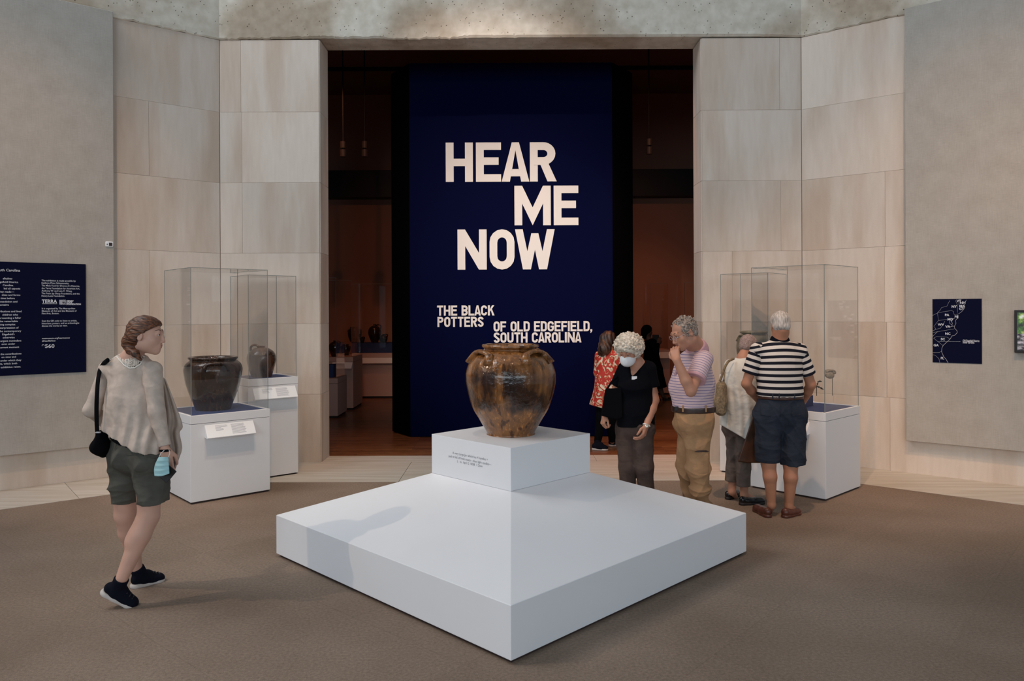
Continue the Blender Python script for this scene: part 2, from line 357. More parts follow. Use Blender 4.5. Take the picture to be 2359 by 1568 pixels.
for a, b in ((XL, -.4), (-.4, 1.0), (1.0, XR)): slab([(a, 9.01), (a, 9.4), (b, 9.4), (b, 9.01)], 0, border)

# ---------------------------------------------------------------- dark gallery
g = box('floor_gallery', (-8, 9.4, -.03), (8, 17.6, 0), M_wood); g['kind'] = 'structure'; tag(g, 'reddish brown strip wood gallery floor')
for nm, a, b, m in (('wall_gallery_back', (-8, 17.4, 0), (8, 17.6, 7), M_gwall), ('wall_gallery_left', (-8.2, 9.4, 0), (-8, 17.6, 7), M_gwall),
                    ('wall_gallery_right', (8, 9.4, 0), (8.2, 17.6, 7), M_gwall), ('ceiling', (-8.2, 9.4, 6.75), (8.2, 17.6, 7), M_gceil),
                    ('wall_gallery_front_left', (-8.2, 9.4, 0), (XL-.03, 9.55, 7), M_gwall), ('wall_gallery_front_right', (XR+.03, 9.4, 0), (8.2, 9.55, 7), M_gwall),
                    ('wall_gallery_header', (XL-.03, 9.42, ZT+.06), (XR+.03, 9.55, 7), M_gwall)):
    o = box(nm, a, b, m); o['kind'] = 'structure'
bm_ = box('trim_4', (-8, 17.0, 4.35), (8, 17.4, 4.95), M_gblack); bm_['kind'] = 'structure'
for k, y in enumerate((11.2, 12.6, 14.0, 15.4)):
    o = box('trim_%d' % (5+k), (-8, y, 6.68), (8, y+.06, 6.75), M_gblack); o['kind'] = 'structure'

# title wall: chamfered free-standing block
tw = empty('title_wall', (0, 11.5, 0), 'tall navy and black exhibition title wall filling the doorway', 'wall')
xA, xB, yF, yS, zT_ = -1.452, 1.437, 10.78, 11.26, 5.31; xa, xb = -1.783, 1.80
pts = [(xA, yF), (xB, yF), (xb, yS), (xb, 12.3), (xa, 12.3), (xa, yS)]
def prism(name, pts, z0, z1, m, parent, off=(0, 0)):
    n = len(pts); V = [(x-off[0], y-off[1], z0) for x, y in pts]+[(x-off[0], y-off[1], z1) for x, y in pts]
    return mesh_obj(name, V, [list(range(n-1, -1, -1)), list(range(n, 2*n))]+[[i, (i+1) % n, (i+1) % n+n, i+n] for i in range(n)], m, parent)
prism('wall_core', pts, .012, zT_, M_black, tw, (0, 11.5))
box('front_panel', (xA+.004, yF-11.5-.012, .012), (xB-.004, yF-11.5+.01, zT_-.002), M_title, tw)
YL = yF-11.5-.012
# ---- condensed gothic lettering built from strokes
def mitre(pts, s, closed=False):
    P = [np.array(p, float) for p in pts]; n = len(P); Lf = []; Rt = []
    for i in range(n):
        if closed: a, b = P[i]-P[i-1], P[(i+1) % n]-P[i]
        else:
            a = P[i]-P[i-1] if i else P[1]-P[0]; b = P[i+1]-P[i] if i < n-1 else P[i]-P[i-1]
        a = a/np.linalg.norm(a); b = b/np.linalg.norm(b); na = np.array([-a[1], a[0]]); nb = np.array([-b[1], b[0]])
        m = na+nb; m /= np.linalg.norm(m); m *= s/2/max(.35, np.dot(m, na)); Lf.append(P[i]+m); Rt.append(P[i]-m)
    q = []
    for i in range(n if closed else n-1):
        j = (i+1) % n; q.append([Lf[i], Rt[i], Rt[j], Lf[j]])
    return q
def arc(cx, cy, rx, ry, a0, a1, n=8):
    return [(cx+rx*math.cos(math.radians(a0+(a1-a0)*i/n)), cy+ry*math.sin(math.radians(a0+(a1-a0)*i/n))) for i in range(n+1)]
def glyph(ch, s=.198):
    h = s/2; R_ = lambda x0, y0, x1, y1: [(x0, y0), (x1, y0), (x1, y1), (x0, y1)]
    if ch == 'H': w = .68; return w, [R_(0, 0, s, 1), R_(w-s, 0, w, 1), R_(s, .4, w-s, .59)]
    if ch == 'E': w = .63; return w, [R_(0, 0, s, 1), R_(s, 1-.19, w, 1), R_(s, .43, w-.06, .62), R_(s, 0, w, .19)]
    if ch == 'F': w = .61; return w, [R_(0, 0, s, 1), R_(s, 1-.19, w, 1), R_(s, .41, w-.06, .60)]
    if ch == 'L': w = .58; return w, [R_(0, 0, s, 1), R_(s, 0, w, .19)]
    if ch == 'I': w = s; return w, [R_(0, 0, s, 1)]
    if ch == 'T': w = .62; return w, [R_(0, .81, w, 1), R_(w/2-h, 0, w/2+h, .81)]
    if ch == 'A': w = .69; return w, [[(0, 0), (.205, 0), (w/2+.0, .80), (w/2+.09, 1), (w/2-.09, 1)], [(w, 0), (w/2+.09, 1), (w/2, .80), (w-.205, 0)], [(.22, .135), (w-.22, .135), (w-.265, .32), (.265, .32)]]
    if ch == 'M': w = .93; return w, [R_(0, 0, s, 1), R_(w-s, 0, w, 1), [(0.0, 1), (s, 1), (w/2, .45), (w/2, .0), (s, .55)], [(w, 1), (w-s, .55), (w/2, 0), (w/2, .45), (w-s, 1)]]
    if ch == 'N': w = .75; return w, [R_(0, 0, s, 1), R_(w-s, 0, w, 1), [(s*.98, 1), (s*.9, .62), (w-s*1.02, 0), (w-s*.9, .38)]]
    if ch == 'W': w = 1.02; return w, [[(0, 1), (s, 1), (.315, .45), (.405, 0), (.20, 0)], [(.20, 0), (.405, 0), (w/2+.0, .49), (w/2+.09, .9), (w/2-.09, .9), (.315, .45)],
                                      [(w-.20, 0), (w-.315, .45), (w/2+.09, .9), (w/2, .49), (w-.405, 0)], [(w, 1), (w-.20, 0), (w-.405, 0), (w-.315, .45), (w-s, 1)]]
    if ch == 'K': w = .68; return w, [R_(0, 0, s, 1), [(s, .36), (s, .60), (w-.26, 1), (w-.02, 1)], [(.30, .52), (.40, .68), (w, 0), (w-.23, 0)]]
    if ch == 'O': w = .64; p = arc(w/2, .5+.18, w/2-h, .32-h, 0, 180)+arc(w/2, .5-.18, w/2-h, .32-h, 180, 360); return w, mitre(p[:-0 or None], s, True)
    if ch == 'D': w = .64; p = [(h, h), (.3, h)]+arc(.32, .30, w-.32-h, .30-h, -80, 0, 5)+arc(.32, .70, w-.32-h, .30-h, 0, 80, 5)+[(.3, 1-h), (h, 1-h)]; return w, mitre(p, s, True)+[R_(0, 0, s, 1)]
    if ch == 'U': w = .66; p = [(h, 1), (h, .33)]+arc(w/2, .32, w/2-h, .32-h, 180, 360, 10)+[(w-h, .33), (w-h, 1)]; return w, mitre(p, s)
    if ch == 'C': w = .64; p = arc(w/2, .68, w/2-h, .32-h, 0, 180, 10)+arc(w/2, .32, w/2-h, .32-h, 180, 360, 10); return w, mitre(p, s)
    if ch == 'G': w = .66; p = arc(w/2, .68, w/2-h, .32-h, 0, 180, 10)+arc(w/2, .32, w/2-h, .32-h, 180, 360, 10)+[(w-h, .47)]; return w, mitre(p, s)+[R_(w/2-.02, .38, w, .55)]
    if ch == 'S': w = .62; p = arc(w/2, .72, w/2-h, .28-h, 5, 200, 10)+arc(w/2, .28, w/2-h, .28-h, 20, -175, 10); return w, mitre(p, s)
    if ch in 'PR':
        w = .64; p = [(s*.5, 1-h), (.32, 1-h)]+arc(.34, .71, w-.34-h, .29-h, 80, -80, 10)+[(.32, .42+h), (s*.5, .42+h)]
        q = [R_(0, 0, s, 1)]+mitre(p, s)
        if ch == 'R': q.append([(.26, .44), (.46, .47), (w+.03, 0), (w-.20, 0)])
        return w, q
    if ch == 'B':
        w = .64; f = lambda z0, z1: mitre([(s*.5, z1-h), (.30, z1-h)]+arc(.34, (z0+z1)/2, w-.34-h, (z1-z0)/2-h, 80, -80, 8)+[(.30, z0+h), (s*.5, z0+h)], s)
        return w, [R_(0, 0, s, 1)]+f(.42, 1)+f(0, .60)
    if ch == ',': return .2, [[(0, .2), (.2, .2), (.2, .02), (.06, -.16), (0, -.16), (.06, 0), (0, 0)]]
    return .30, []
def word(text, pL, pR, ptop, pbot, part_label=True):
    P0 = hit(*pL, (0, 11.5+YL, 0), (0, 1, 0)); P1 = hit(*pR, (0, 11.5+YL, 0), (0, 1, 0))
    zt = hit(pL[0], ptop, (0, 11.5+YL, 0), (0, 1, 0))[2]; zb = hit(pL[0], pbot, (0, 11.5+YL, 0), (0, 1, 0))[2]; hh = zt-zb
    gap = .075; items = []; x = 0
    for ch in text:
        wd, q = glyph(ch)
        kern = -.06 if (items and (ch in 'AW' or items[-1][0] in 'AW') and ch != ' ') else 0
        x += kern if items else 0
        items.append((ch, x, q)); x += wd+gap
    k = (P1[0]-P0[0])/(x-gap)
    for ch, x, q in items:
        if not q: continue
        V = []; Fc = []
        for j, poly in enumerate(q):
            n = len(V); y = YL-.004-.0006*j
            V += [(P0[0]+(x+px_)*k, y, zb+pz*hh) for px_, pz in poly]; Fc.append(list(range(n, n+len(poly))))
            V += [(P0[0]+(x+px_)*k, YL+.001, zb+pz*hh) for px_, pz in poly]; m = len(poly)
            Fc += [[n+i, n+m+i, n+m+(i+1) % m, n+(i+1) % m] for i in range(m)]
        mesh_obj('letter', V, Fc, M_letter, tw)
Z = lambda x, y: (990+x/2.8, 300+y/2.8)
def ln(t, x0, x1, y0, y1):
    a = Z(x0, y0); b = Z(x1, y1); word(t, (a[0], b[1]), (b[0], b[1]), a[1], b[1])
ln('HEAR', 103, 810, 80, 333); ln('ME', 546, 958, 358, 613); ln('NOW', 179, 806, 640, 899)
ln('THE BLACK', 47, 417, 1130, 1195); ln('POTTERS', 49, 347, 1203, 1268); ln('OF OLD EDGEFIELD,', 411, 1047, 1232, 1298); ln('SOUTH CAROLINA', 412, 978, 1303, 1370)

# ---------------------------------------------------------------- printed text on surfaces
def text_vf(s, bold=0.0):
    cu = bpy.data.curves.new('t', 'FONT'); cu.body = s; cu.size = 1; cu.offset = bold; cu.resolution_u = 2
    o = bpy.data.objects.new('t', cu); C.objects.link(o); dg = bpy.context.evaluated_depsgraph_get()
    me = bpy.data.meshes.new_from_object(o.evaluated_get(dg))
    V = np.array([v.co[:] for v in me.vertices]) if len(me.vertices) else np.zeros((0, 3)); Fc = [list(p.vertices) for p in me.polygons]
    bpy.data.objects.remove(o); bpy.data.meshes.remove(me); bpy.data.curves.remove(cu); return V, Fc
def print_text(s, o, ex, width, m, parent, off, bold=0.0, height=None, name='lettering', right=None):
    # o = world start of the baseline, ex = reading direction; off = local offset of the parent
    V, Fc = text_vf(s, bold)
    if not len(V): return
    x0, x1 = V[:, 0].min(), V[:, 0].max(); k = width/(x1-x0) if width else height
    kz = height or k; ex = np.array(ex, float); o = np.array(o, float)
    if right is not None: o = np.array(right, float)-ex*(x1-x0)*k
    W = [o+ex*(v[0]-x0)*k+np.array([0, 0, 1])*v[1]*kz-off for v in V]
    return mesh_obj(name, W, Fc, m, parent)

# ---------------------------------------------------------------- linen wall panels
def wall_panel(P, d, n, t0, t1, label):
    M = frame(P, d, n)
    pn = empty('linen_panel', tuple(P+d*t0), label, 'wall panel')
    V, Fc = box_vf(t0, .02, .365, t1, .10, 5.05, .004); V = [M @ Vector(v)-Vector(pn.location) for v in V]
    mesh_obj('panel_face', V, Fc, M_linen, pn)
    V, Fc = box_vf(t0+.05, 0, .42, t1-.05, .022, 5.0); mesh_obj('batten', [M @ Vector(v)-Vector(pn.location) for v in V], Fc, M_joint, pn)
    return pn
PpL = A+nL*.10; PpR = B+nR*.10
tL = np.dot(hit(263, 700, PpL, nL)-PpL, dL); tR = np.dot(hit(2086, 700, PpR, nR)-PpR, dR)
panL = wall_panel(A, dL, nL, tL, 5.2, 'large linen covered panel on the left wall behind the young woman')
panR = wall_panel(B, dR, nR, tR, 5.2, 'large linen covered panel on the right wall carrying the small map')

# navy text panel, left
a = hit(196.5, 608.5, PpL, nL); b = hit(197.5, 856, PpL, nL); o0 = empty('text_panel', (a[0], a[1], b[2]), 'navy exhibition text panel with white writing at the left edge', 'sign')
t0 = np.dot(a-A, dL); M = frame(A, dL, nL)
V, Fc = box_vf(t0, .1005, b[2], t0+2.3, .118, a[2], .001); mesh_obj('board', [M @ Vector(v)-o0.location for v in V], Fc, M_navy, o0)
PT = A+nL*.1186; exL = -dL; offL = np.array(o0.location)
Q = lambda x, y: hit(x/5.225, 580+y/5.225, PT, nL)
left_lines = [('South Carolina', 240, 237, 42), ('alkaline-', 150, 331, 30), ('Edgefield District.', 219, 374, 30), ('Carolina.', 161, 412, 30), ('led all aspects', 242, 452, 30), ('they made—', 170, 490, 30),
              ('sizes and forms', 243, 529, 30), ('time before', 176, 568, 30), ('population and', 207, 608, 30), ('lucrative', 105, 646, 30), ('contributions and lived', 258, 725, 30),
              ('children who', 216, 765, 30), ('presenting a fuller', 252, 803, 30), ('the remarkable', 213, 843, 30), ('making complex', 184, 882, 30), ('interpretation of', 223, 921, 30),
              ('the contemporary', 254, 960, 30), ("Edgefield's", 173, 1000, 30), ('otherwise', 175, 1038, 30), ('urgent reminders', 254, 1076, 30), ('even under', 181, 1115, 30), ('current moment', 229, 1154, 30),
              ('the contributions', 256, 1232, 30), ('on view and', 190, 1271, 30), ('under which they', 256, 1310, 30), ('ts, which both', 205, 1349, 30), ('exhibition raises.', 250, 1389, 30)]
def px_h(x, y, n_px):        # text height in metres for n zoomed pixels
    return abs(Q(x, y)[2]-Q(x, y-n_px)[2])
for s, x1, y1, hpx in left_lines:
    print_text(s, None, exL, None, M_print, o0, offL, .012, px_h(x1, y1, hpx)*(.98 if hpx == 42 else 1.0), right=Q(x1, y1))
for s, x0, x1, y in [('The exhibition is made possible by', 499, 910, 352), ('Kathryn Ploss Salmanowitz,', 499, 830, 383), ("The Met's Fund for Diverse Art Histories,", 499, 958, 414),
                     ('the Terra Foundation for American Art,', 499, 958, 446), ('Anthony W. and Lulu C. Wang,', 499, 866, 477), ('The Peter Jay Sharp Foundation, and the', 499, 957, 508), ('Henry Luce Foundation.', 499, 779, 538),
                     ('It is organized by The Metropolitan', 502, 903, 690), ('Museum of Art and the Museum of', 502, 921, 720), ('Fine Arts, Boston.', 502, 710, 750),
                     ('Scan the QR code to listen to artists,', 502, 926, 840), ('historians, potters, and an archeologist', 502, 952, 870), ('discuss the works on view.', 502, 810, 900),
                     ('metmuseum.org/hearmenow', 505, 840, 1050), ('#HearMeNow', 505, 667, 1081)]:
    p0, p1 = Q(x0, y), Q(x1, y); print_text(s, p0, exL, np.linalg.norm((p1-p0)[:2]), M_print, o0, offL, .01, px_h(x0, y, 28))
for s, x0, x1, y, hh, bo in [('TERRA', 502, 686, 614, 58, .03), ('560', 541, 655, 1155, 62, .02), ('HENRY', 798, 886, 600, 26, .05), ('LUCE', 798, 866, 619, 26, .05), ('FOUNDATION', 798, 972, 638, 26, .05)]:
    p0, p1 = Q(x0, y), Q(x1, y); print_text(s, p0, exL, np.linalg.norm((p1-p0)[:2]), M_print, o0, offL, bo, px_h(x0, y, hh))
def strip(x0, y0, x1, y1, m=M_print, off=0.0):
    c = [Q(x0, y0), Q(x1, y0), Q(x1, y1), Q(x0, y1)]; return [tuple(v+nL*off-offL) for v in c]
VV = []; FF = []
def addq(q):
    n = len(VV); VV.extend(q); FF.append([n, n+1, n+2, n+3])
addq(strip(506, 622, 686, 626))
for r_ in [(714, 577, 722, 633), (726, 577, 733, 630), (726, 626, 745, 633), (738, 577, 745, 626), (714, 626, 724, 633), (749, 577, 757, 602), (749, 608, 757, 633), (757, 577, 770, 583), (757, 627, 770, 633),
           (774, 577, 790, 583), (774, 577, 780, 602), (774, 608, 780, 633), (774, 627, 790, 633), (784, 590, 790, 602), (784, 608, 790, 620), (760, 590, 770, 598), (760, 612, 770, 620)]: addq(strip(*r_))
mesh_obj('emblem', VV, FF, M_print, o0)
hp = [tuple(Q(518+13*math.cos(t_), 1127-13*math.sin(t_)*1.0)-offL) for t_ in np.linspace(-.5, pi+.5, 12)]
mesh_obj('headphone_symbol', *tube_vf(hp, .0022, 5), M_print, o0)

# small white climate sensor on the panel edge
a = hit(253, 563, PpL, nL); M = frame(A, dL, nL); ta = np.dot(a-A, dL)
sn = empty('climate_sensor', tuple(a), 'small white climate sensor clipped to the panel edge above the text panel', 'sensor')
for nm, q, m in (('case', (ta-.030, .101, a[2]-.026, ta+.046, .121, a[2]+.030), M_card), ('display', (ta-.018, .121, a[2]-.016, ta+.014, .123, a[2]+.018), M_toe), ('button', (ta+.026, .121, a[2]-.006, ta+.036, .1235, a[2]+.006), M_gblack)):
    V, Fc = box_vf(*q, .002 if nm != 'case' else .006); mesh_obj(nm, [M @ Vector(v)-sn.location for v in V], Fc, m, sn)

# map panel, right
a = hit(2148, 691, PpR, nR); b = hit(2262, 838, PpR, nR)
mp = empty('map_panel', (a[0], a[1], b[2]), 'navy map of the eastern coast with white outlines on the right linen panel', 'map')
ta, tb = np.dot(a-B, dR), np.dot(b-B, dR); M = frame(B, dR, nR); zt, zb = a[2], b[2]
V, Fc = box_vf(ta, .1002, zb, tb, .106, zt+.01); mesh_obj('board', [M @ Vector(v)-mp.location for v in V], Fc, M_navy, mp)
PM = B+nR*.1066; offm = np.array(mp.location); K = lambda x, y: hit(2100+x/7.8417, 660+y/7.8417, PM, nR)
def mline(pts, r=.0015, nm='coastline'):
    P = [tuple(K(*p)-offm) for p in pts]; mesh_obj(nm, *tube_vf(P, r, 4, (nR, .3)), M_lgrey, mp)
for pts in [[(985, 240), (950, 330), (960, 370), (945, 400), (905, 450), (850, 490), (815, 495), (828, 540), (825, 570), (790, 610), (800, 660), (770, 720), (775, 750), (820, 800), (820, 835), (775, 880), (725, 890), (700, 940), (640, 995), (570, 1060), (545, 1110), (540, 1175), (575, 1260), (620, 1310), (660, 1380)],
            [(720, 600), (710, 630), (740, 660), (720, 700), (770, 720)], [(680, 620), (680, 660), (730, 690)], [(690, 725), (740, 715)], [(775, 570), (730, 590), (720, 640)]]: mline(pts, .0017)
for pts in [[(376, 520), (460, 480), (525, 410), (535, 380), (640, 350), (660, 300), (690, 250)], [(480, 470), (720, 430), (755, 450), (765, 500), (820, 520)], [(465, 480), (485, 610), (400, 715), (440, 770), (520, 750), (600, 625)],
            [(485, 610), (620, 595), (720, 600)], [(376, 830), (770, 762)], [(376, 900), (470, 810)], [(395, 930), (450, 900), (640, 910), (690, 945)], [(395, 930), (560, 1060)], [(376, 1193), (500, 1190), (540, 1160)],
            [(376, 1230), (420, 1235), (490, 1300), (510, 1375)], [(790, 245), (825, 330), (828, 470)], [(860, 240), (850, 330), (940, 345)], [(850, 390), (940, 390)], [(480, 990), (880, 992)], [(376, 800), (440, 770)]]: mline(pts, .0009, 'border_line')
for s, x, y in [('NY', 722, 380), ('VT', 810, 278), ('NH', 872, 310), ('MA', 862, 372), ('CT', 857, 420), ('PA', 600, 530), ('NJ', 778, 560), ('MD', 648, 610), ('WV', 470, 704), ('VA', 606, 740), ('NC', 605, 868), ('SC', 525, 966), ('GA', 395, 1076), ('FL', 525, 1310)]:
    p0 = K(x, y); print_text(s, p0, dR, None, M_print, mp, offm, .03, .034)
for s, x0, x1, y in [('Old Edgefield District', 922, 1222, 992), ('South Carolina', 922, 1132, 1022)]:
    p0, p1 = K(x0, y), K(x1, y); print_text(s, p0, dR, np.linalg.norm((p1-p0)[:2]), M_print, mp, offm, .02, .030)
mesh_obj('place_marker', *lathe_vf([(.004, 0), (.004, .001)], 10, tuple(K(480, 990)-offm)), M_print, mp)

# video screen at the right edge
a = hit(2336, 714, B+nR*.16, nR); b = hit(2336, 812, B+nR*.16, nR)
tv = empty('video_screen', (a[0], a[1], b[2]), 'black framed video screen showing a sunlit forest at the right edge', 'screen')
ta = np.dot(a-B, dR); V, Fc = box_vf(ta, .10, b[2], ta+.75, .155, a[2], .003); mesh_obj('frame', [M @ Vector(v)-tv.location for v in V], Fc, M_gblack, tv)
def tv_mat():
    m, t, p = nt('forest_video'); v = mapping(t, (1, 1, 1)); p.inputs['Roughness'].default_value = .3
    nz = t.nodes.new('ShaderNodeTexNoise'); nz.inputs['Scale'].default_value = 16; nz.inputs['Detail'].default_value = 8; t.links.new(v, nz.inputs[0])
    rp = t.nodes.new('ShaderNodeValToRGB'); e = rp.color_ramp.elements; e[0].position = .38; e[0].color = (.01, .012, .01, 1); e[1].position = .68; e[1].color = (.55, .6, .5, 1); e.new(.52).color = (.06, .16, .03, 1); e.new(.58).color = (.25, .34, .06, 1)
    t.links.new(nz.outputs[0], rp.inputs[0]); p.inputs['Base Color'].default_value = (.01, .01, .01, 1)
    r2 = t.nodes.new('ShaderNodeValToRGB'); e = r2.color_ramp.elements; e[0].position = .4; e[0].color = (.01, .008, .008, 1); e[1].position = .66; e[1].color = (.45, .40, .42, 1)
    nz2 = t.nodes.new('ShaderNodeTexNoise'); nz2.inputs['Scale'].default_value = 22; nz2.inputs['Detail'].default_value = 8; t.links.new(mapping(t, (1, 1, 2.5)), nz2.inputs[0]); t.links.new(nz2.outputs[0], r2.inputs[0])
    sx = t.nodes.new('ShaderNodeSeparateXYZ'); t.links.new(v, sx.inputs[0]); gt = t.nodes.new('ShaderNodeMath'); gt.operation = 'GREATER_THAN'; gt.inputs[1].default_value = .19; t.links.new(sx.outputs[2], gt.inputs[0])
    mx = t.nodes.new('ShaderNodeMix'); mx.data_type = 'RGBA'; t.links.new(gt.outputs[0], mx.inputs[0]); t.links.new(r2.outputs[0], mx.inputs[6]); t.links.new(rp.outputs[0], mx.inputs[7])
    t.links.new(mx.outputs[2], p.inputs['Emission Color']); p.inputs['Emission Strength'].default_value = 1.0; return m
V, Fc = box_vf(ta+.025, .150, b[2]+.025, ta+.725, .157, a[2]-.025); mesh_obj('display', [M @ Vector(v)-tv.location for v in V], Fc, tv_mat(), tv)
V, Fc = box_vf(ta+.2, .10, b[2]+.1, ta+.5, .12, a[2]-.1); mesh_obj('wall_mount', [M @ Vector(v)-tv.location for v in V], Fc, M_gblack, tv)

# ---------------------------------------------------------------- central hipped platform and its block
pc = np.array([-.0125, 5.57]); hd = 1.7265; pr_ = .5815
pf = empty('platform', (pc[0], pc[1], 0), 'wide low white square platform with a sloped hipped top in the middle of the carpet', 'platform')
dm = lambda r, z: [(0, -r, z), (r, 0, z), (0, r, z), (-r, 0, z)]
V = dm(hd, .022)+dm(hd, .303)+dm(pr_, .607)
Fc = [[0, 3, 2, 1]]+[[i, (i+1) % 4, (i+1) % 4+4, i+4] for i in range(4)]+[[i+4, (i+1) % 4+4, (i+1) % 4+8, i+8] for i in range(4)]+[[8, 9, 10, 11]]
def bevel_obj(o, w=.003):
    md = o.modifiers.new('b', 'BEVEL'); md.width = w; md.segments = 2; md.limit_method = 'ANGLE'; md.angle_limit = .3; return o
bevel_obj(mesh_obj('body', V, Fc, M_whitep, pf))
V = dm(hd-.03, 0)+dm(hd-.03, .024); mesh_obj('toe_kick', V, [[3, 2, 1, 0], [4, 5, 6, 7]]+[[i, (i+1) % 4, (i+1) % 4+4, i+4] for i in range(4)], M_toe, pf)
pl = empty('plinth_block', (pc[0], pc[1], .607), 'white square block with printed verse on top of the sloped platform', 'plinth')
V = dm(pr_, 0.001)+dm(pr_, .286); bevel_obj(mesh_obj('block', V, [[3, 2, 1, 0], [4, 5, 6, 7]]+[[i, (i+1) % 4, (i+1) % 4+4, i+4] for i in range(4)], M_whitep, pl), .002)
Pf = np.array([pc[0], pc[1]-pr_-.002, 0]); nf = np.array([-1, -1, 0])/math.sqrt(2); exf = np.array([1, -1, 0])/math.sqrt(2)
for s, x0, y0, x1, y1 in [('A very Large Jar which has 4 handles =', 257, 1138, 592, 1196), ('pack it full of fresh meats—then light candles—', 220, 1168, 628, 1243), ('L · m', 301, 1215, 342, 1223), ('April 12', 357, 1226, 414, 1237), ('1858', 428, 1240, 467, 1247), ('/', 481, 1250, 487, 1251), ('Dave', 498, 1254, 541, 1262)]:
    p0 = hit(980+x0/4.1275, 770+y0/4.1275, Pf, nf); p1 = hit(980+x1/4.1275, 770+y1/4.1275, Pf, nf); p0[2] = (p0[2]+p1[2])/2-.0005
    wd = np.linalg.norm((p1-p0)[:2]); print_text(s, p0, exf, wd, M_grey, pl, np.array(pl.location), -.008, .0245)

# ---------------------------------------------------------------- glazed jars
def glaze(name, light, dark, rough=.12, streak=1.0, lo=.3, hi=.95):
    m, t, p = nt(name); p.inputs['Roughness'].default_value = rough; p.inputs['Coat Weight'].default_value = .5; p.inputs['Coat Roughness'].default_value = .08
    v = mapping(t, (1, 1, .10)); v1 = mapping(t, (1, 1, 1))
    nz = t.nodes.new('ShaderNodeTexNoise'); nz.inputs['Scale'].default_value = 7.5; nz.inputs['Detail'].default_value = 8; nz.inputs['Distortion'].default_value = .8; t.links.new(v, nz.inputs[0])
    n3 = t.nodes.new('ShaderNodeTexNoise'); n3.inputs['Scale'].default_value = 4; n3.inputs['Detail'].default_value = 6; t.links.new(v1, n3.inputs[0])
    sx = t.nodes.new('ShaderNodeSeparateXYZ'); t.links.new(v1, sx.inputs[0])
    rz = t.nodes.new('ShaderNodeValToRGB'); t.links.new(sx.outputs[2], rz.inputs[0]); e = rz.color_ramp.elements
    e[0].position = .0; e[0].color = (.40,)*3+(1,); e[1].position = .60; e[1].color = (.34,)*3+(1,)
    for p_, v_ in ((.17, .42), (.22, .62), (.32, .66), (.42, .62), (.50, .42)): q = e.new(p_); q.color = (v_,)*3+(1,)
    a = t.nodes.new('ShaderNodeMath'); a.operation = 'MULTIPLY_ADD'; a.inputs[1].default_value = .75*streak; t.links.new(nz.outputs[0], a.inputs[0]); t.links.new(rz.outputs[0], a.inputs[2])
    b = t.nodes.new('ShaderNodeMath'); b.operation = 'MULTIPLY_ADD'; b.inputs[1].default_value = .95; t.links.new(n3.outputs[0], b.inputs[0]); t.links.new(a.outputs[0], b.inputs[2])
    rp = t.nodes.new('ShaderNodeValToRGB'); e = rp.color_ramp.elements; e[0].position = .67; e[0].color = (*light, 1); e[1].position = .80; e[1].color = (*dark, 1)
    q = e.new(.725); q.color = tuple((light[i]*.6+dark[i]*.4) for i in range(3))+(1,)
    s2 = t.nodes.new('ShaderNodeMath'); s2.operation = 'MULTIPLY'; s2.inputs[1].default_value = .52; t.links.new(b.outputs[0], s2.inputs[0])
    t.links.new(s2.outputs[0], rp.inputs[0])
    # thin pale runs of glaze
    c = mul_noise(t, rp.outputs[0], 26, (.80, .76, .72), (1.25, 1.22, 1.18), v, .40, .62, 3)
    c = mul_noise(t, c, 52, (1, 1, 1), (1.7, 1.6, 1.45), mapping(t, (1, 1, .035)), .60, .63, 2)
    c = mul_noise(t, c, 24, (.34, .29, .26), (1, 1, 1), mapping(t, (1, 1, .05), 'Object', (3, 1, 0)), .37, .44, 4)
    t.links.new(c, p.inputs['Base Color'])
    n4 = t.nodes.new('ShaderNodeTexNoise'); n4.inputs['Scale'].default_value = 34; n4.inputs['Detail'].default_value = 5; t.links.new(v1, n4.inputs[0]); bump(t, p, n4.outputs[0], .5, .013)
    return m
M_jar = glaze('amber_glaze', (.235, .098, .028), (.028, .010, .005), .14)
M_dark = glaze('dark_brown_glaze', (.036, .018, .010), (.010, .006, .005), .13, .8)
M_jug = glaze('brown_jug_glaze', (.075, .030, .014), (.018, .009, .006), .2, .8)
M_olive = mat('olive_glaze', (.21, .17, .10), .2, var=.3, scale=20, coat=.4)
M_gdark = mat('gallery_pot_glaze', (.035, .015, .008), .18, var=.4, scale=10, coat=.4)
M_in = mat('unglazed_inside', (.035, .018, .01), .7)
def wob(V, amp=.004, seed=1):
    r = np.random.RandomState(seed); ph = r.rand(6)*6.28
    out = []
    for x, y, z in V:
        a = math.atan2(y, x); k = 1+amp*(math.sin(2*a+ph[0]+z*3)+.6*math.sin(3*a+ph[1]-z*9)+.3*math.sin(z*70+ph[2])+.25*math.sin(5*a+z*30+ph[3])); out.append((x*k, y*k, z))
    return out
def handle_vf(r_at, ang, half, zlow, ztop, out, thick, rows=14):
    P = []
    for i in range(rows+1):
        u = i/rows; th = ang+half*(2*u-1); s = math.sin(pi*u); zz = zlow+(ztop-zlow)*s**.38; rr = r_at(zz)+out*s**.75-.004
        if i in (0, rows): zz -= .03; rr = r_at(zz)-.005
        P.append((rr*math.cos(th), rr*math.sin(th), zz))
    return tube_vf(P, [thick*(1.5 if i in (0, rows) else 1.2 if i in (1, rows-1) else 1) for i in range(rows+1)], 10, ((0, 0, 1), .60))
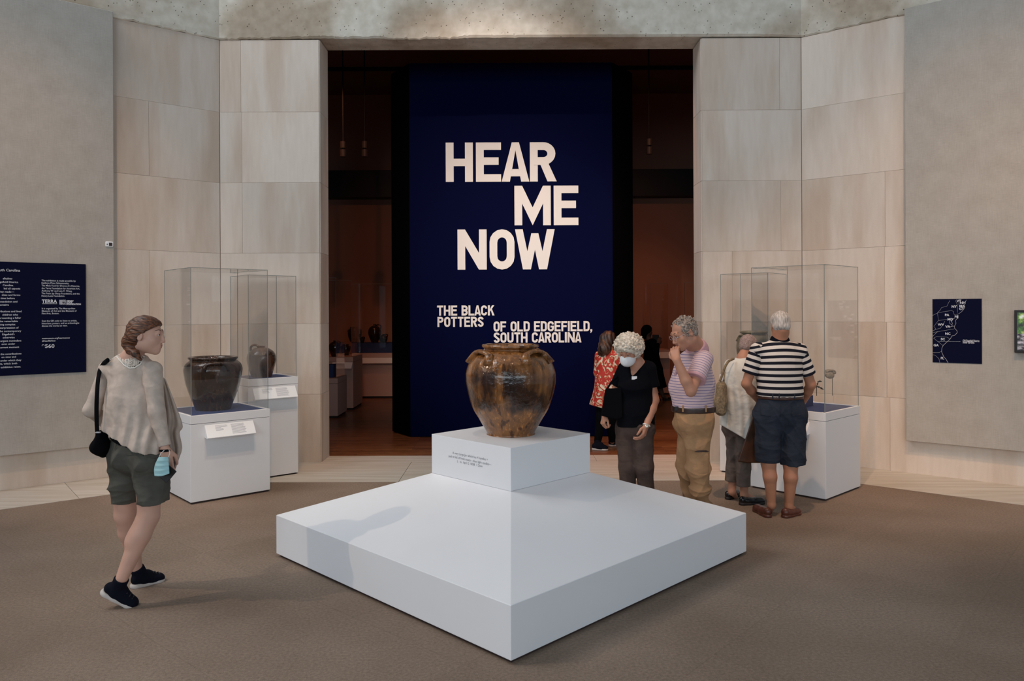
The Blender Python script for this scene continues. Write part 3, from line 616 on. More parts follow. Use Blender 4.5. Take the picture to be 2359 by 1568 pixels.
def jar(name, label, loc, prof, m, handles=(), rz=0, inner_r=None, jugh=None, seed=1):
    e = empty(name, loc, label, 'jar', rz)
    pr2 = []
    P = spline([(r, z) for r, z in prof], 5)
    V, Fc = lathe_vf([(p[0], p[1]) for p in P], 72, cap=False)
    n = len(P); V = wob(V, .004, seed); Fc.append(list(range(72))[::-1])
    # inner wall and floor of the mouth
    top = P[-1]; k = len(V)
    for rr, zz in ((top[0]*.86, top[1]-.002), (top[0]*.80, top[1]-.04), (top[0]*.85, top[1]-.12)):
        for i in range(72): a = 2*pi*i/72; V.append((rr*math.cos(a), rr*math.sin(a), zz))
    base = (n-1)*72
    for j, (a0, b0) in enumerate(((base, k), (k, k+72), (k+72, k+144))):
        for i in range(72): i2 = (i+1) % 72; Fc.append([a0+i, a0+i2, b0+i2, b0+i])
    Fc.append([k+144+i for i in range(72)])
    o = mesh_obj('body', V, Fc, m, e, True)
    zs = [p[1] for p in P]; rs = [p[0] for p in P]; r_at = lambda z: float(np.interp(z, zs, rs))
    for h in handles: mesh_obj('handle', *handle_vf(r_at, *h), m, e, True)
    if jugh:
        pts = spline(jugh, 6); mesh_obj('handle', *tube_vf(pts, .013, 10, ((0, 1, 0), 1.3)), m, e, True)
    return e
zc = .893; zz = lambda y: 1.6215-y*.000772-zc; rr = lambda h: h*.000772
prof = [(rr(232), 0.0), (rr(228), .012), (rr(245), zz(895)), (rr(302), zz(800)), (rr(366), zz(690)), (rr(405), zz(570)), (rr(428), zz(460)), (rr(430), zz(400)), (rr(424), zz(345)), (rr(396), zz(265)), (rr(345), zz(205)), (rr(285), zz(165)), (rr(248), zz(150)), (rr(240), zz(140)),
        (rr(256), zz(128)), (rr(270), zz(118)), (rr(272), zz(104)), (rr(266), zz(94))]
D2 = math.radians
jar('storage_jar', 'very large amber brown glazed jar with four slab handles on the central block', (pc[0], pc[1], zc), prof, M_jar,
    [(D2(-90-58), D2(27), zz(225), zz(152), .060, .027), (D2(-90+47), D2(26), zz(225), zz(148), .058, .027), (D2(90+35), D2(25), zz(200), zz(112), .075, .02), (D2(90-45), D2(24), zz(210), zz(140), .06, .02)], seed=3)

# ---------------------------------------------------------------- display cases
def display_case(Fc_, ang, w, zt, zg, label, lab_face='r', lab=(.2, .78), lw=.30, group=None, gold=False, mw=M_white, panes=True, d=None):
    a = math.radians(ang); d = d or w
    cx = Fc_[0]+w/2*math.cos(a)-d/2*math.sin(a); cy = Fc_[1]+w/2*math.sin(a)+d/2*math.cos(a)
    e = empty('display_case', (cx, cy, 0), label, 'display case', a)
    x, y = w/2, d/2; lid = .078
    box('toe_kick', (-x+.015, -y+.015, 0), (x-.015, y-.015, .03), M_toe, e)
    box('body', (-x+.001, -y+.001, .018), (x-.001, y-.001, zt-lid-.004), mw, e, .002)
    # lid ring with a sunk deck
    parts = [box_vf(-x, -y, zt-lid, x, -y+.028, zt, .0015), box_vf(-x, y-.028, zt-lid, x, y, zt, .0015), box_vf(-x, -y+.028, zt-lid, -x+.028, y-.028, zt), box_vf(x-.028, -y+.028, zt-lid, x, y-.028, zt)]
    mesh_obj('lid', *join_vf(parts), mw, e)
    box('deck', (-x+.028, -y+.028, zt-.03), (x-.028, y-.028, zt-.006), M_deck, e)
    if panes:
        i = .014; th = .006; z0 = zt-.02
        for nm, q in (('glass_pane', (-x+i, -y+i, z0, x-i, -y+i+th, zg)), ('glass_pane', (-x+i, y-i-th, z0, x-i, y-i, zg)), ('glass_pane', (-x+i, -y+i+th, z0, -x+i+th, y-i-th, zg)),
                      ('glass_pane', (x-i-th, -y+i+th, z0, x-i, y-i-th, zg)), ('glass_pane', (-x+i, -y+i, zg+.0005, x-i, y-i, zg+th))):
            V, Fq = box_vf(*q); mesh_obj(nm, V, Fq, M_glass, e)
        r = .0022; ed = []
        for sx in (-1, 1):
            for sy in (-1, 1): ed.append(box_vf(sx*(x-i)-r, sy*(y-i)-r, zt, sx*(x-i)+r, sy*(y-i)+r, zg+th))
            ed.append(box_vf(sx*(x-i)-r, -y+i, zg+th-r, sx*(x-i)+r, y-i, zg+th+r)); ed.append(box_vf(-x+i, sx*(y-i)-r, zg+th-r, x-i, sx*(y-i)+r, zg+th+r))
        mesh_obj('glass_edge', *join_vf(ed), M_edge, e)
    # sloped label holder
    l0, l1 = lab; z1 = zt-lid-.02; z0 = z1-.115; dp = .075
    pts = [(0, z1), (-dp, z0), (-dp+.004, z0-.008), (0, z0-.0)]
    V = [(l0, py, pz) for py, pz in pts]+[(l1, py, pz) for py, pz in pts]
    Fq = [[0, 1, 2, 3], [7, 6, 5, 4]]+[[i, i+4, (i+1) % 4+4, (i+1) % 4] for i in range(4)]
    Mx = Matrix.Identity(4)
    if lab_face == 'r': Mx = Matrix.Translation((-x, -y, 0))
    else: Mx = Matrix.Translation((-x, y, 0)) @ Matrix.Rotation(-pi/2, 4, 'Z')
    lb = mesh_obj('label_stand', [Mx @ Vector(v) for v in V], Fq, M_card, e)
    bars = []; W_ = l1-l0; rr_ = np.random.RandomState(3)
    for k in range(9):
        t_ = .12+.085*k; py = -dp*t_-.0012; pz = z1-(z1-z0)*t_
        for c0, c1, kk in ((.2, .46, range(0, 5)), (.52, .82, range(0, 9))):
            if k in kk:
                a0 = l0+W_*c0; a1 = l0+W_*(c1-rr_.rand()*.05-(0.1 if (c0 < .3 and k > 1) else 0)); hgt = .0042 if not (k == 0 and c0 < .3) else .006
                n = len(bars); bars.append(([Mx @ Vector(v) for v in ((a0, py, pz), (a1, py, pz), (a1, py-.002, pz-hgt), (a0, py-.002, pz-hgt))], [[0, 3, 2, 1]]))
    mesh_obj('printed_text', *join_vf(bars), M_lgrey, lb)
    return e
c1 = display_case((-3.0, 7.062), 42, .775, .825, 2.205, 'white glass hooded display case holding the wide dark brown jar', 'r', (.13, .60))
c2 = display_case((-2.80, 8.03), 40, .56, 1.078, 2.18, 'taller white glass hooded display case holding the round brown jug', 'r', (.05, .525))
c4 = display_case((2.928, 7.09), 43, .775, .825, 2.21, 'white glass hooded display case holding two mounted fragments', 'l', (.19, .62))
c5 = display_case((2.72, 8.03), 50, .56, 1.078, 2.18, 'white glass hooded display case holding the olive jar', 'l', (.05, .525))
def ctr(c): return np.array(c.location)
k = .004354
q = ctr(c1); jar('wide_jar', 'wide mouthed dark brown glazed jar inside the left display case', (q[0]-.03, q[1], .819),
    [(.165, 0), (.168, .01), (.19, .07), (.225, .16), (.258, .27), (.276, .37), (.278, .41), (.262, .455), (.235, .482), (.222, .492), (.228, .503), (.236, .512), (.236, .522), (.228, .528)], M_dark,
    [(D2(-62), D2(25), .425, .478, .04, .017), (D2(118), D2(25), .425, .478, .04, .017)], seed=5)
q = ctr(c2); jar('round_jug', 'round brown jug with a loop handle inside the taller left case', (q[0]-.02, q[1], 1.072),
    [(.108, 0), (.11, .006), (.135, .09), (.153, .16), (.157, .205), (.148, .25), (.118, .29), (.07, .318), (.042, .325), (.036, .332), (.040, .336), (.040, .342), (.036, .344)], M_jug,
    jugh=[(-.118, .0, .27), (-.118, 0, .325), (-.09, 0, .352), (-.055, 0, .35), (-.032, 0, .33)], seed=9)
q = ctr(c5); jar('olive_jar', 'pale olive glazed jar with a rolled rim in the case behind the two visitors', (q[0]-.0, q[1], 1.072),
    [(.12, 0), (.122, .01), (.16, .12), (.188, .25), (.192, .32), (.178, .39), (.15, .43), (.132, .445), (.137, .456), (.15, .463), (.152, .478), (.144, .486)], M_olive, [(D2(200), D2(25), .40, .44, .03, .014), (D2(20), D2(25), .40, .44, .03, .014)])
# fragments on a navy block in the right case
q = ctr(c4); a = math.radians(43)
bk = box('mount_block', (-.20, -.085, 0), (.115, .085, .105), M_deck, None, .001); bk.location = (q[0]-.04, q[1]+.02, .8195); bk.rotation_euler = (0, 0, math.radians(47)); bk.data.materials[0] = mat('navy_block_paint', (.012, .022, .10), .5)
tag(bk, 'navy rectangular block under the two mounted fragments', 'block')
bl = np.array(bk.location)
fr = at(1909, 861, q[1]); e = empty('face_fragment', (fr[0]+.035, q[1], .9255), 'pale clay face vessel fragment on the taller thin rod', 'fragment')
M_clay = mat('clay_fragment', (.32, .25, .18), .5, var=.6, scale=30, bump=.5, bscale=40); M_clay2 = mat('dark_fragment', (.05, .045, .035), .4, var=.5, scale=30)
z1 = at(1917, 872, q[1])[2]; mesh_obj('rod', *tube_vf([(0, 0, 0), (0, 0, z1-.9255+.02)], .0028, 8), M_toe, e)
def lump(V0, seg=14, ring=9, sc_=(1, 1, 1), seed=1, amp=.25):
    r = np.random.RandomState(seed); dirs = r.normal(size=(9, 3)); dirs /= np.linalg.norm(dirs, axis=1)[:, None]; am = r.uniform(-amp, amp, 9); V = []; Fq = []
    for j in range(ring+1):
        for i in range(seg):
            th = pi*j/ring; ph = 2*pi*i/seg; d = np.array([math.sin(th)*math.cos(ph), math.sin(th)*math.sin(ph), math.cos(th)])
            s = 1+sum(am[k_]*max(0, np.dot(d, dirs[k_]))**3 for k_ in range(9)); V.append(tuple(np.array(V0)+d*s*np.array(sc_)))
    for j in range(ring):
        for i in range(seg): i2 = (i+1) % seg; Fq.append([j*seg+i, (j+1)*seg+i, (j+1)*seg+i2, j*seg+i2])
    return V, Fq
mesh_obj('fragment_body', *lump((-.035, 0, z1-.9255+.045), sc_=(.052, .035, .050), seed=4, amp=.5), M_clay, e, True)
mesh_obj('fragment_lip', *tube_vf(spline([(-.07, -.02, z1-.9255+.07), (-.03, -.03, z1-.9255+.088), (.015, -.025, z1-.9255+.078), (.02, -.02, z1-.9255+.05)], 4), .009, 8), M_clay, e, True)
fr = at(1881, 890, q[1]-.02); e = empty('handle_fragment', (fr[0], q[1]-.02, .9255), 'small dark forked handle fragment on the shorter rod beside the striped man', 'fragment')
zf = fr[2]-.9255; mesh_obj('rod', *tube_vf([(0, 0, 0), (0, 0, zf)], .0035, 8), M_toe, e)
for pts, r in (([(-.02, 0, zf-.01), (.0, 0, zf+.0), (.03, 0, zf-.008), (.065, 0, zf-.028)], .009), ([(.0, 0, zf), (.01, 0, zf+.03), (.02, 0, zf+.052), (.05, 0, zf+.05)], .008)):
    mesh_obj('fragment_limb', *tube_vf(spline(pts, 4), [r*.8+.004*math.sin(i*2.1) for i in range(13)], 8), M_clay2, e, True)

# ---------------------------------------------------------------- cases and pots inside the dark gallery
M_gw = mat('gallery_case_paint', (.66, .43, .36), .7)
def gcase(x0, x1, y0, y1, zt, label, deck=None, lab=None):
    cx, cy = (x0+x1)/2, (y0+y1)/2; e = empty('gallery_case', (cx, cy, 0), label, 'display case')
    X, Y = (x1-x0)/2, (y1-y0)/2
    box('toe_kick', (-X+.02, -Y+.03, 0), (X-.02, Y-.02, .05), M_toe, e); box('body', (-X, -Y, .04), (X, Y, zt-.09), M_gw, e, .002)
    box('lid', (-X, -Y, zt-.085), (X, Y, zt), M_gw, e, .002)
    if deck: box('deck', (-X+.05, -Y+.12, zt), (X-.05, Y-.05, zt+deck), M_deck, e)
    if lab:
        l0, l1, dz, hz = lab; V, Fq = slab_vf([(0, 0), (.1, -hz), (.0, -hz)], 0, l1-l0)
        o = mesh_obj('label_stand', [(l0-cx+v[1], -Y-v[0], zt-dz+v[2]) for v in V], Fq, M_card, e)
    z1 = 2.35; i = .03
    for q_ in ((-X+i, -Y+i, zt, X-i, -Y+i+.006, z1), (-X+i, -Y+i, zt, -X+i+.006, Y-i, z1), (X-i-.006, -Y+i, zt, X-i, Y-i, z1)):
        V, Fq = box_vf(*q_); mesh_obj('glass_pane', V, Fq, M_glass, e)
    mesh_obj('glass_edge', *join_vf([box_vf(-X+i, -Y+i, z1, X-i, -Y+i+.008, z1+.006), box_vf(-X+i, -Y+i, zt, -X+i+.006, -Y+i+.006, z1), box_vf(X-i-.006, -Y+i, zt, X-i, -Y+i+.006, z1)]), M_edge, e)
    return e
cA = gcase(at(814, 900, 15.6)[0], -1.2, 15.6, 16.5, .925, 'long pale case in the dark gallery left of the title wall', .20, (at(814, 900, 15.6)[0]+.02, -1.3, .09, .11))
cB = gcase(at(813.5, 900, 13.75)[0]-1.0, at(813.5, 900, 13.75)[0], 13.75, 14.6, .96, 'pale gallery case bearing the handled jug beside the left jamb', None, (at(766, 900, 13.75)[0], at(812, 900, 13.75)[0], .09, .11))
cC = gcase(at(791.4, 900, 13.15)[0]-.8, at(791.4, 900, 13.15)[0], 12.7, 13.4, .67, 'lowest pale gallery case nearest the left door jamb', None, None)
b_ = at(762, 850, 12.95); bb = box('navy_riser', (-.09, -.1, 0), (.07, .1, .22), M_deck, None, .002); bb.location = (b_[0], 12.95, .6705); tag(bb, 'dark navy riser on the lowest gallery case', 'block')
cD = gcase(at(1512, 900, 16.0)[0]-.15, at(1543, 900, 16.0)[0], 16.0, 16.6, .95, 'pale narrow case in the dark gallery behind the silhouetted visitor', None, (at(1514, 900, 16)[0], at(1541, 900, 16)[0], .05, .12))
cE = gcase(at(1575, 900, 15.7)[0], at(1575, 900, 15.7)[0]+1.2, 15.7, 16.5, .95, 'pale case mostly hidden behind the man in the pink shirt', .1, None)
def pot(px0, px1, ptop, pbot, D, zb, label, style='jar', cat_name='gallery_jar'):
    c = at((px0+px1)/2, pbot, D); r = (px1-px0)/2*D/F; h = (at(0, ptop, D)-at(0, pbot, D))[2]
    if style == 'jar': pr = [(.55, 0), (.74, .14), (.94, .38), (1, .6), (.94, .78), (.76, .89), (.66, .93), (.70, .97), (.66, 1)]
    elif style == 'jug': pr = [(.5, 0), (.62, .12), (.93, .38), (1, .58), (.88, .76), (.55, .88), (.25, .93), (.2, .96), (.25, 1), (.2, 1.01)]
    else: pr = [(.55, 0), (.85, .25), (1, .5), (.85, .72), (.4, .88), (.22, .92), (.26, .98), (.22, 1)]
    jar(cat_name, label, (c[0], D, zb), [(a_*r, b0*h) for a_, b0 in pr], M_gdark, [(D2(0), D2(20), .78*h, .83*h, .012, .008), (D2(180), D2(20), .78*h, .83*h, .012, .008)] if style == 'jar' else (),
        jugh=[(r*.85, 0, h*.66), (r*.95, 0, h*.9), (r*.55, 0, h*.97), (r*.22, 0, h*.93)] if style != 'jar' else None)
pot(848, 878, 753, 795, 16.1, 1.126, 'large round bottle jar on the long case, tallest on the dark shelf', 'jug', 'gallery_jug')
pot(801, 833, 759, 795, 16.1, 1.126, 'broad two handled jar at the left of the dark shelf in the gallery')
pot(827, 840, 786.5, 800, 15.95, 1.126, 'smallest jug between the two big pots in the gallery', 'small', 'gallery_jug')
pot(873, 893, 778, 798, 15.95, 1.126, 'small jug with loop handle beside the black edge of the title wall', 'small', 'gallery_jug')
pot(785, 807, 786.5, 812, 14.3, .961, 'squat jar behind the handled jug in the gallery')
pot(757, 784, 784, 821, 13.9, .961, 'handled jug on the gallery case next to the left jamb', 'jug', 'gallery_jug')
# track lights
for i, (x, y) in enumerate(((790, 343), (840, 343), (1495, 337))):
    p = at(x, y, 13.5); e = empty('track_light', (p[0], p[1], p[2]), ['cylindrical track light at left over the gallery', 'track light nearer the title wall on its left side', 'track light right of the title wall'][i], 'lamp')
    lm = mat('lamp_shell', (.07, .055, .05), .5)
    mesh_obj('lamp_body', *lathe_vf([(.055, -.14), (.055, -.015)], 20), lm, e); mesh_obj('lamp_head', *lathe_vf([(.05, .015), (.05, .13)], 20), lm, e)
    mesh_obj('yoke', *lathe_vf([(.02, -.02), (.02, .02)], 12), M_gblack, e); mesh_obj('stem', *tube_vf([(0, 0, .12), (0, 0, 6.75-p[2])], .012, 8), M_gblack, e)

# ================================================================ figures: smooth blended surfaces
def nrm(v): v = np.array(v, float); return v/(np.linalg.norm(v)+1e-12)
class Blend:                       # blends tapering limbs and ovals into one continuous skin
    def __init__(s, h=.006): s.h = h; s.ops = []; s.post = []
    def rc(s, a, b, ra, rb, k=.02, flat=None, sub=False, capa=False, capb=False):
        a = np.array(a, float); b = np.array(b, float); s.ops.append(('rc', a, b, ra, rb, k, flat, sub, capa, capb)); return s
    def chain(s, pts, rad, k=.02, flat=None, capa=False, capb=False):
        n = len(pts)
        for i in range(n-1): s.rc(pts[i], pts[i+1], rad[i], rad[i+1], k, flat, False, capa and i == 0, capb and i == n-2)
        return s
    def el(s, c, r, fr=None, k=.02, sub=False, cut=None):
        s.ops.append(('el', np.array(c, float), np.array(r, float), np.eye(3) if fr is None else np.array(fr, float), k, sub, cut)); return s
    def cut(s, p, n): s.post.append((np.array(p, float), nrm(n))); return s
    def bb(s, o):
        if o[0] == 'rc':
            R = max(o[3], o[4]); return np.minimum(o[1], o[2])-R, np.maximum(o[1], o[2])+R
        e = np.sqrt(((o[3].T*o[2])**2).sum(1)); return o[1]-e, o[1]+e
    def ev(s, o, X, Y, Z):
        if o[0] == 'rc':
            _, a, b, ra, rb, k, flat, sub, ca, cb = o
            if flat is not None:
                fd = nrm(flat[0]); q = flat[1]
                def tr(v): return v+fd*np.dot(v-a, fd)*(q-1)
                dt = ((X-a[0])*fd[0]+(Y-a[1])*fd[1]+(Z-a[2])*fd[2])*(q-1)
                x, y, z = X+dt*fd[0], Y+dt*fd[1], Z+dt*fd[2]; b2 = tr(b)
            else: x, y, z, b2 = X, Y, Z, b
            ab = b2-a; L2 = max(1e-9, np.dot(ab, ab))
            t0 = ((x-a[0])*ab[0]+(y-a[1])*ab[1]+(z-a[2])*ab[2])/L2; t = np.clip(t0, 0, 1)
            d = np.sqrt((x-a[0]-t*ab[0])**2+(y-a[1]-t*ab[1])**2+(z-a[2]-t*ab[2])**2)-(ra+(rb-ra)*t); L = math.sqrt(L2)
            if cb: d = np.maximum(d, (t0-1)*L)
            if ca: d = np.maximum(d, -t0*L)
            return d
        _, c, r, fr, k, sub, cut = o
        x, y, z = X-c[0], Y-c[1], Z-c[2]
        u = [(x*fr[i][0]+y*fr[i][1]+z*fr[i][2]) for i in range(3)]
        k0 = np.sqrt(sum((u[i]/r[i])**2 for i in range(3))); k1 = np.sqrt(sum((u[i]/r[i]**2)**2 for i in range(3)))+1e-9
        d = k0*(k0-1)/k1
        if cut:
            for p, n in cut: n = nrm(n); d = np.maximum(d, (X-p[0])*n[0]+(Y-p[1])*n[1]+(Z-p[2])*n[2])
        return d
    def grid(s, disp=None):
        B_ = [s.bb(o) for o in s.ops if not (o[7] if o[0] == 'rc' else o[5])]; lo = np.min([b[0] for b in B_], 0)-4*s.h-.01; hi = np.max([b[1] for b in B_], 0)+4*s.h+.01
        n = np.ceil((hi-lo)/s.h).astype(int)+1; ax = [(lo[i]+s.h*np.arange(n[i])).astype(np.float32) for i in range(3)]
        D = np.full(n, 1., np.float32)
        for o in s.ops:
            k = o[5] if o[0] == 'rc' else o[4]; sub = o[7] if o[0] == 'rc' else o[5]; pad = max(k, 3*s.h)+s.h
            b0, b1 = s.bb(o); i0 = np.clip(((b0-pad-lo)/s.h).astype(int), 0, n-1); i1 = np.clip(((b1+pad-lo)/s.h).astype(int)+2, 1, n)
            if (i1 <= i0).any(): continue
            sl = tuple(slice(i0[i], i1[i]) for i in range(3))
            X, Y, Z = ax[0][sl[0]][:, None, None], ax[1][sl[1]][None, :, None], ax[2][sl[2]][None, None, :]
            d = s.ev(o, X, Y, Z); c = D[sl]
            if sub:
                d = -d; hh = np.clip(.5-.5*(c-d)/k, 0, 1); D[sl] = c*(1-hh)+d*hh+k*hh*(1-hh)
            else:
                hh = np.clip(.5+.5*(c-d)/k, 0, 1); D[sl] = c*(1-hh)+d*hh-k*hh*(1-hh)
        X, Y, Z = ax[0][:, None, None], ax[1][None, :, None], ax[2][None, None, :]
        if disp is not None: D += disp(X, Y, Z).astype(np.float32)
        for p, nn in s.post: D = np.maximum(D, ((X-p[0])*nn[0]+(Y-p[1])*nn[1]+(Z-p[2])*nn[2]).astype(np.float32))
        D[0] = D[-1] = 1; D[:, 0] = D[:, -1] = 1; D[:, :, 0] = D[:, :, -1] = 1
        return D, lo
    def surf(s, disp=None):
        D, lo = s.grid(disp); n = np.array(D.shape); ins = D < 0
        nc = n-1; acc = np.zeros((*nc, 3), np.float32); cnt = np.zeros(nc, np.float32); quads = []; idx_store = []
        for axn in range(3):
            sl0 = [slice(None)]*3; sl1 = [slice(None)]*3; sl0[axn] = slice(0, -1); sl1[axn] = slice(1, None)
            a, b = D[tuple(sl0)], D[tuple(sl1)]; cr = ins[tuple(sl0)] != ins[tuple(sl1)]
            I = np.argwhere(cr); da = a[cr]; db = b[cr]; t = da/(da-db); P = I.astype(np.float32); P[:, axn] += t
            o1, o2 = [(1, 2), (2, 0), (0, 1)][axn]; cells = []
            for (p, q) in ((1, 1), (0, 1), (0, 0), (1, 0)):
                J_ = I.copy(); J_[:, o1] -= p; J_[:, o2] -= q; cells.append(J_)
                ok = (J_ >= 0).all(1) & (J_ < nc).all(1)
                fl = np.ravel_multi_index(J_[ok].T, nc)
                for c_ in range(3): acc[..., c_] += np.bincount(fl, P[ok][:, c_], minlength=nc.prod()).reshape(nc).astype(np.float32)
                cnt += np.bincount(fl, minlength=nc.prod()).reshape(nc)
            idx_store.append((cells, da < 0))
        m = cnt > 0; ids = np.full(nc, -1, np.int64); ids[m] = np.arange(m.sum()); V = acc[m]/cnt[m][:, None]*s.h+lo
        for cells, flip in idx_store:
            q = np.stack([ids[tuple(c.T)] for c in cells], 1); q[~flip] = q[~flip][:, ::-1]; quads.append(q)
        Q_ = np.concatenate(quads); return V, Q_
def np_mesh(name, V, Q_, m, parent, org, attr=None):
    me = bpy.data.meshes.new(name); n = len(V); f = len(Q_)
    me.vertices.add(n); me.vertices.foreach_set('co', (V-org).astype(np.float32).ravel())
    me.loops.add(4*f); me.loops.foreach_set('vertex_index', Q_.astype(np.int32).ravel()); me.polygons.add(f)
    me.polygons.foreach_set('loop_start', np.arange(0, 4*f, 4, dtype=np.int32)); me.polygons.foreach_set('loop_total', np.full(f, 4, np.int32))
    me.update(calc_edges=True); me.validate(); me.polygons.foreach_set('use_smooth', [True]*len(me.polygons))
    if attr is not None and len(me.vertices) == n:
        at_ = me.attributes.new('band', 'FLOAT', 'POINT'); at_.data.foreach_set('value', np.asarray(attr(V), np.float32))
    if m: me.materials.append(m)
    o = bpy.data.objects.new(name, me); C.objects.link(o); o.parent = parent; return o
class Person:
    def __init__(s, base, label, h=.006):
        s.o = np.array([base[0], base[1], 0.]); s.e = empty('person', tuple(s.o), label, 'person'); s.h = h
    def add(s, name, b, m, disp=None, attr=None, label=None, parent=None):
        V, Q_ = b.surf(disp); o = np_mesh(name, V, Q_, m, parent or s.e, s.o, attr)
        if label: o['label'] = label
        return o
    def tube(s, name, pts, r, m, seg=8, flat=None, parent=None, label=None):
        V, Fc = tube_vf(pts, r, seg, flat); o = mesh_obj(name, [np.array(v)-s.o for v in V], Fc, m, parent or s.e, True)
        if label: o['label'] = label
        return o
def on(o, px, py, off=.002, org=None):           # point of a figure's surface on a sight line
    r = ray(px, py); d = Vector(nrm(r)); wm = o.parent.matrix_basis.translation if o.parent else Vector()
    p = o.parent
    T = Vector((0, 0, 0))
    while p is not None: T += p.location; p = p.parent
    ok, loc, no, _ = o.ray_cast(Vector((0, 0, H))-T, d)
    if not ok: return None
    return np.array(loc+T-d*off)
def folds(amp, freq, seed=0, dirs=None, vert=1.):
    r = np.random.RandomState(seed); A_ = r.normal(size=(4, 3)); A_[:, 2] *= vert; A_ = A_/np.linalg.norm(A_, axis=1)[:, None]; ph = r.rand(4)*6; fq = freq*r.uniform(.6, 1.5, 4)
    def f(X, Y, Z):
        wv = .8*np.sin(7*X+5*Z+ph[0])+.8*np.sin(6*Y-8*Z+ph[1]); o = 0
        for i in range(4): o = o+np.sin((A_[i, 0]*X+A_[i, 1]*Y+A_[i, 2]*Z)*fq[i]+ph[i]+wv)
        return o*amp/4
    return f
def crease(amp, freq, seed=0, vert=1.0, sharp=.55, zlo=None, zhi=None):      # sharp edged cloth folds
    r = np.random.RandomState(seed); n = 5; A_ = r.normal(size=(n, 3)); A_[:, 2] *= vert; A_ /= np.linalg.norm(A_, axis=1)[:, None]; ph = r.rand(n)*6.28; fq = freq*r.uniform(.55, 1.5, n); wp = r.uniform(4, 9, (n, 3)); wh = r.rand(n, 3)*6
    def f(X, Y, Z):
        o = 0
        for i in range(n):
            wv = 1.3*np.sin(wp[i, 0]*Z+wh[i, 0]+3*X)+1.1*np.sin(wp[i, 1]*X*1.5+wh[i, 1])+.8*np.sin(wp[i, 2]*Y*1.5+wh[i, 2]+2*Z)
            q = np.abs(np.sin((A_[i, 0]*X+A_[i, 1]*Y+A_[i, 2]*Z)*fq[i]*.5+ph[i]+wv)); m = .5+.5*np.sin(5*(A_[i, 1]*X+A_[i, 2]*Y)+9*Z*A_[i, 0]+ph[i]*2)
            o = o+(q**sharp-.7)*m
        return o*amp*1.7
    return f
def band_mat(name, c0, c1, period, frac, rough=.85):
    m, t, p = nt(name); p.inputs['Roughness'].default_value = rough; p.inputs['Specular IOR Level'].default_value = .2
    a = t.nodes.new('ShaderNodeAttribute'); a.attribute_name = 'band'; d = t.nodes.new('ShaderNodeMath'); d.operation = 'DIVIDE'; d.inputs[1].default_value = period; t.links.new(a.outputs['Fac'], d.inputs[0])
    f = t.nodes.new('ShaderNodeMath'); f.operation = 'FRACT'; t.links.new(d.outputs[0], f.inputs[0]); l = t.nodes.new('ShaderNodeMath'); l.operation = 'LESS_THAN'; l.inputs[1].default_value = frac; t.links.new(f.outputs[0], l.inputs[0])
    mx = t.nodes.new('ShaderNodeMix'); mx.data_type = 'RGBA'; t.links.new(l.outputs[0], mx.inputs[0]); mx.inputs[6].default_value = (*c0, 1); mx.inputs[7].default_value = (*c1, 1); t.links.new(mx.outputs[2], p.inputs['Base Color'])
    nz = t.nodes.new('ShaderNodeTexNoise'); nz.inputs['Scale'].default_value = 14; t.links.new(mapping(t, (1, 1, 1)), nz.inputs[0]); bump(t, p, nz.outputs[0], .25, .02); return m
def cloth(name, col, var=.2, sc_=14, b=.35, bs=18, rough=.9):
    m = mat(name, col, rough, var=var, scale=sc_, bump=0, spec=.2); t = m.node_tree; p = t.nodes['Principled BSDF']
    nz = t.nodes.new('ShaderNodeTexNoise'); nz.inputs['Scale'].default_value = 7; nz.inputs['Detail'].default_value = 2.5; nz.inputs['Distortion'].default_value = .35
    t.links.new(mapping(t, (1, 1, 1.6)), nz.inputs[0]); n2 = t.nodes.new('ShaderNodeTexNoise'); n2.inputs['Scale'].default_value = max(bs*4, 120); t.links.new(mapping(t, (1, 1, 1)), n2.inputs[0])
    a = t.nodes.new('ShaderNodeMath'); a.operation = 'MULTIPLY_ADD'; a.inputs[1].default_value = .05; t.links.new(n2.outputs[0], a.inputs[0]); t.links.new(nz.outputs[0], a.inputs[2]); bump(t, p, a.outputs[0], .30 if b < .3 else .42, .045); return m
def hair_mat(name, c0, c1, stretch=(60, 60, 6), rough=.45):
    m, t, p = nt(name); p.inputs['Roughness'].default_value = rough; v = mapping(t, stretch); nz = t.nodes.new('ShaderNodeTexNoise'); nz.inputs['Scale'].default_value = 1.5; nz.inputs['Detail'].default_value = 4; t.links.new(v, nz.inputs[0])
    rp = t.nodes.new('ShaderNodeValToRGB'); e = rp.color_ramp.elements; e[0].position = .35; e[0].color = (*c0, 1); e[1].position = .68; e[1].color = (*c1, 1); t.links.new(nz.outputs[0], rp.inputs[0]); t.links.new(rp.outputs[0], p.inputs['Base Color']); bump(t, p, nz.outputs[0], .7, .01); return m
S_pale = mat('skin_fair', (.60, .35, .265), .5, var=.08, scale=9, spec=.35); S_tan = mat('skin_tanned', (.46, .205, .120), .5, var=.15, scale=9, spec=.35)
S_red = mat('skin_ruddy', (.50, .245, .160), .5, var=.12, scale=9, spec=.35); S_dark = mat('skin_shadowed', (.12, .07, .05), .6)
M_eye = mat('eye_white', (.6, .58, .55), .3); M_iris = mat('iris', (.03, .02, .015), .2); M_lip = mat('lips', (.40, .15, .12), .5); M_brow = mat('eyebrow', (.10, .05, .03), .8)

